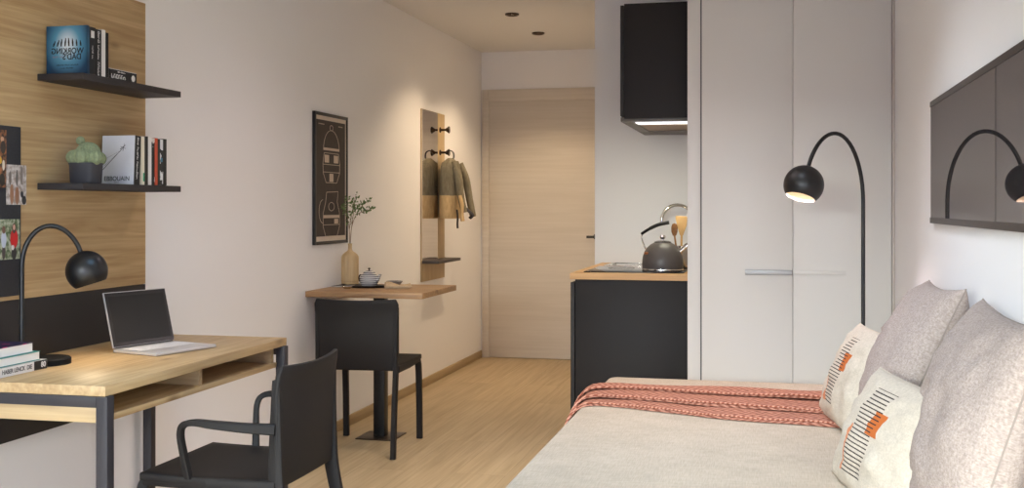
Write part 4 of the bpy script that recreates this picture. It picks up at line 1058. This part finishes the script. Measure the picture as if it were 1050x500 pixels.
# ------------------------------------------------------------------ cushions along the right wall
BODIES = []
def pillow(name, label, cat, center, U, Vv, wu, wv, T, m, group, pinch=.07, seed=0.0, trim=None, n=34, sag=0.0):
    """U = direction of the width, Vv = direction of the height, front normal = U x Vv"""
    U = V(U).normalized(); Vv = (V(Vv)-U*V(Vv).dot(U)).normalized(); Nn = U.cross(Vv)
    o = thing(name, label, cat, center, 0, group)
    mm = Matrix((U, Vv, Nn)).transposed()
    o.rotation_euler = mm.to_euler()
    def P(s, t, sgn):
        x = s*wu/2*(1-pinch*(1-abs(t)**2.4)); y_ = t*wv/2*(1-pinch*(1-abs(s)**2.4))
        hh = max(0, (1-s*s)*(1-t*t))**.44*T/2
        hh *= 1+.16*noise.noise(V((s*1.6+seed, t*1.6, sgn)))
        rim = (1-max(abs(s), abs(t)))
        hh += (.010*noise.noise(V((s*4+seed, t*4, sgn+3)))+.006*noise.noise(V((s*9, t*7+seed, sgn))))*min(1, rim*4)
        y_ -= sag*(1-t*t)*.0+sag*(1-s*s)*max(0, t)
        return V((x, y_, sgn*max(hh, 0.0)))
    g = MB(); gr = {}
    for sgn in (1, -1):
        for i in range(n+1):
            for j in range(n+1):
                # denser near the rim
                s = math.sin(PI/2*(-1+2*i/n)); t = math.sin(PI/2*(-1+2*j/n))
                if i in (0, n) or j in (0, n):
                    if sgn == 1: gr[(0, i, j)] = g.bm.verts.new(P(s, t, 0))
                    gr[(sgn, i, j)] = gr[(0, i, j)]
                else: gr[(sgn, i, j)] = g.bm.verts.new(P(s, t, sgn))
        for i in range(n):
            for j in range(n):
                g.bm.faces.new((gr[(sgn, i, j)], gr[(sgn, i+1, j)], gr[(sgn, i+1, j+1)], gr[(sgn, i, j+1)]))
    # the cushion gives where it rests on the mattress and against the wall
    mw = Matrix.Translation(center) @ mm.to_4x4(); mi = mw.inverted()
    for v_ in g.bm.verts:
        p = mw @ v_.co
        p.x = min(p.x, XR-.003); p.z = max(p.z, BZ+.003); v_.co = mi @ p
    body = g.build('cushion_body', m, o, angle=120)
    BODIES.append((body, mw))
    rim = [P(math.sin(PI/2*(-1+2*i/n)), -1, 0) for i in range(n)]+[P(1, math.sin(PI/2*(-1+2*i/n)), 0) for i in range(n)]
    rim += [P(math.sin(PI/2*(1-2*i/n)), 1, 0) for i in range(n)]+[P(-1, math.sin(PI/2*(1-2*i/n)), 0) for i in range(n)]
    rim.append(rim[0])
    rim = [mi @ V((min((mw @ p).x, XR-.005), (mw @ p).y, max((mw @ p).z, BZ+.005))) for p in rim]
    MB().tube(rim, .0022, 6).build('seam', trim or m, o)
    return o
taupe = weave('taupe_chenille', (187, 172, 164), (154, 140, 133), 300, 1.0, (0, 1), .3, 150, .35)[0]
taupe_s = mat('taupe_seam', (150, 138, 130), .9)
def cream_mat():
    m, nt, b, r = weave('cream_cotton', (208, 196, 180), (188, 176, 160), 300, .4, (0, 1), .6, 40, .3)
    N, L = nt.nodes, nt.links
    tc = N.new('ShaderNodeTexCoord'); sep = N.new('ShaderNodeSeparateXYZ'); L.new(tc.outputs['Object'], sep.inputs[0])
    def math2(op, a, bb):
        x = N.new('ShaderNodeMath'); x.operation = op
        for k, v_ in enumerate((a, bb)):
            if v_ is None: continue
            if isinstance(v_, (int, float)): x.inputs[k].default_value = v_
            else: L.new(v_, x.inputs[k])
        return x.outputs[0]
    X, Y = sep.outputs[0], sep.outputs[1]
    front = math2('GREATER_THAN', sep.outputs[2], 0.0)
    def win(a, lo, hi): return math2('MULTIPLY', math2('GREATER_THAN', a, lo), math2('LESS_THAN', a, hi))
    def region(x0, x1, y0, y1): return math2('MULTIPLY', math2('MULTIPLY', win(X, x0, x1), win(Y, y0, y1)), front)
    col = r.outputs[0]
    def over(col, mask, c):
        mx = N.new('ShaderNodeMix'); mx.data_type = 'RGBA'; mx.inputs[7].default_value = lin(c); L.new(mask, mx.inputs[0]); L.new(col, mx.inputs[6]); return mx.outputs[2]
    # width runs away from the camera (-x far side is +), lines run along the width
    col = over(col, region(*CR['pale']), (206, 136, 100))
    col = over(col, region(*CR['orange']), (188, 102, 50))
    fr = math2('FRACT', math2('MULTIPLY', Y, 1/.0112), None)
    col = over(col, math2('MULTIPLY', region(*CR['lines']), math2('LESS_THAN', fr, .30)), (58, 50, 48))
    L.new(col, b.inputs['Base Color'])
    return m
# u>0 is the far side when U points away from the camera
CR = {'lines': (-.05, .085, -.115, .125), 'orange': (-.082, -.012, .004, .068), 'pale': (.085, .112, -.115, .01)}
GP = 'cushions along the right wall'
cream = cream_mat()
# U x V = front normal; front looks to the left (-x), so U points towards the camera (-y) ... U=(0,-1,0), V=up => U x V = (-1,0,0)
CR2 = {k: (-v[1], -v[0], v[2], v[3]) for k, v in CR.items()}
CR = CR2
cream = cream_mat()
pillow('cushion', 'large taupe cushion at the far end against the white wall', 'cushion', (.410, 3.66, .744), (.0, -1, .03), (.44, 0, 1), .75, .56, .23, taupe, GP, seed=1.7, trim=taupe_s)
pillow('cushion', 'large taupe cushion nearest the camera on the bed', 'cushion', (.450, 2.735, .744), (.0, -1, 0), (.32, 0, 1), .72, .54, .23, taupe, GP, seed=4.2, trim=taupe_s)
pillow('cushion', 'cream cushion with black lines leaning on the far taupe cushion', 'cushion', (.282, 3.97, .655), (.15, -1, .02), (.42, 0, 1), .53, .36, .15, cream, GP, pinch=.05, seed=7.7)
pillow('cushion', 'cream cushion with black lines in front, nearer the camera', 'cushion', (.300, 3.03, .622), (.24, -1, .0), (.44, 0, 1), .58, .35, .17, cream, GP, pinch=.045, seed=9.1)
# soft contact: the taupe cushions dent where another cushion presses into them
from mathutils.bvhtree import BVHTree
def dent(soft, hard, d):
    (so, sm), (ho, hm) = BODIES[soft], BODIES[hard]
    t = BVHTree.FromPolygons([hm @ v_.co for v_ in ho.data.vertices], [p.vertices[:] for p in ho.data.polygons])
    inv = sm.inverted(); d = V(d).normalized()
    for v_ in so.data.vertices:
        p = sm @ v_.co; co, nn, _, dist = t.find_nearest(p)
        if (p-co).dot(nn) < .0:
            hit = t.ray_cast(p, d)[0]
            if hit is not None: v_.co = inv @ (hit+d*.003)
dent(0, 2, (.9, -.2, -.4)); dent(1, 3, (.9, -.3, -.3)); dent(0, 3, (.7, .7, 0)); dent(0, 1, (0, 1, 0)); dent(2, 3, (0, 1, 0))

# ------------------------------------------------------------------ ceiling downlights
def downlight(x, y, label):
    t = thing('downlight', label, 'ceiling light', (x, y, ZC), 0, 'recessed ceiling downlights')
    MB().lathe([(.034, -.0005), (.034, -.011), (.040, -.013), (.046, -.010), (.047, -.0005), (.034, -.0005)], 32, cap0=False, cap1=False).build('ring', M['bronze'], t)
    MB().lathe([(.0, -.0012), (.031, -.0012), (.031, -.0004), (.0, -.0004)], 28).build('lens', M['down'], t)
    d = bpy.data.lights.new('downlight_beam', 'SPOT'); d.energy = DOWN_W; d.color = (1, .76, .49); d.spot_size = math.radians(118); d.spot_blend = .5; d.shadow_soft_size = .03
    o = bpy.data.objects.new('downlight_beam', d); C.objects.link(o); o.parent = t; o.location = (0, 0, -.006)
downlight(-1.675, 7.163, 'recessed ceiling downlight farther from the white door')
downlight(-1.671, 7.989, 'recessed ceiling downlight nearer the white door')
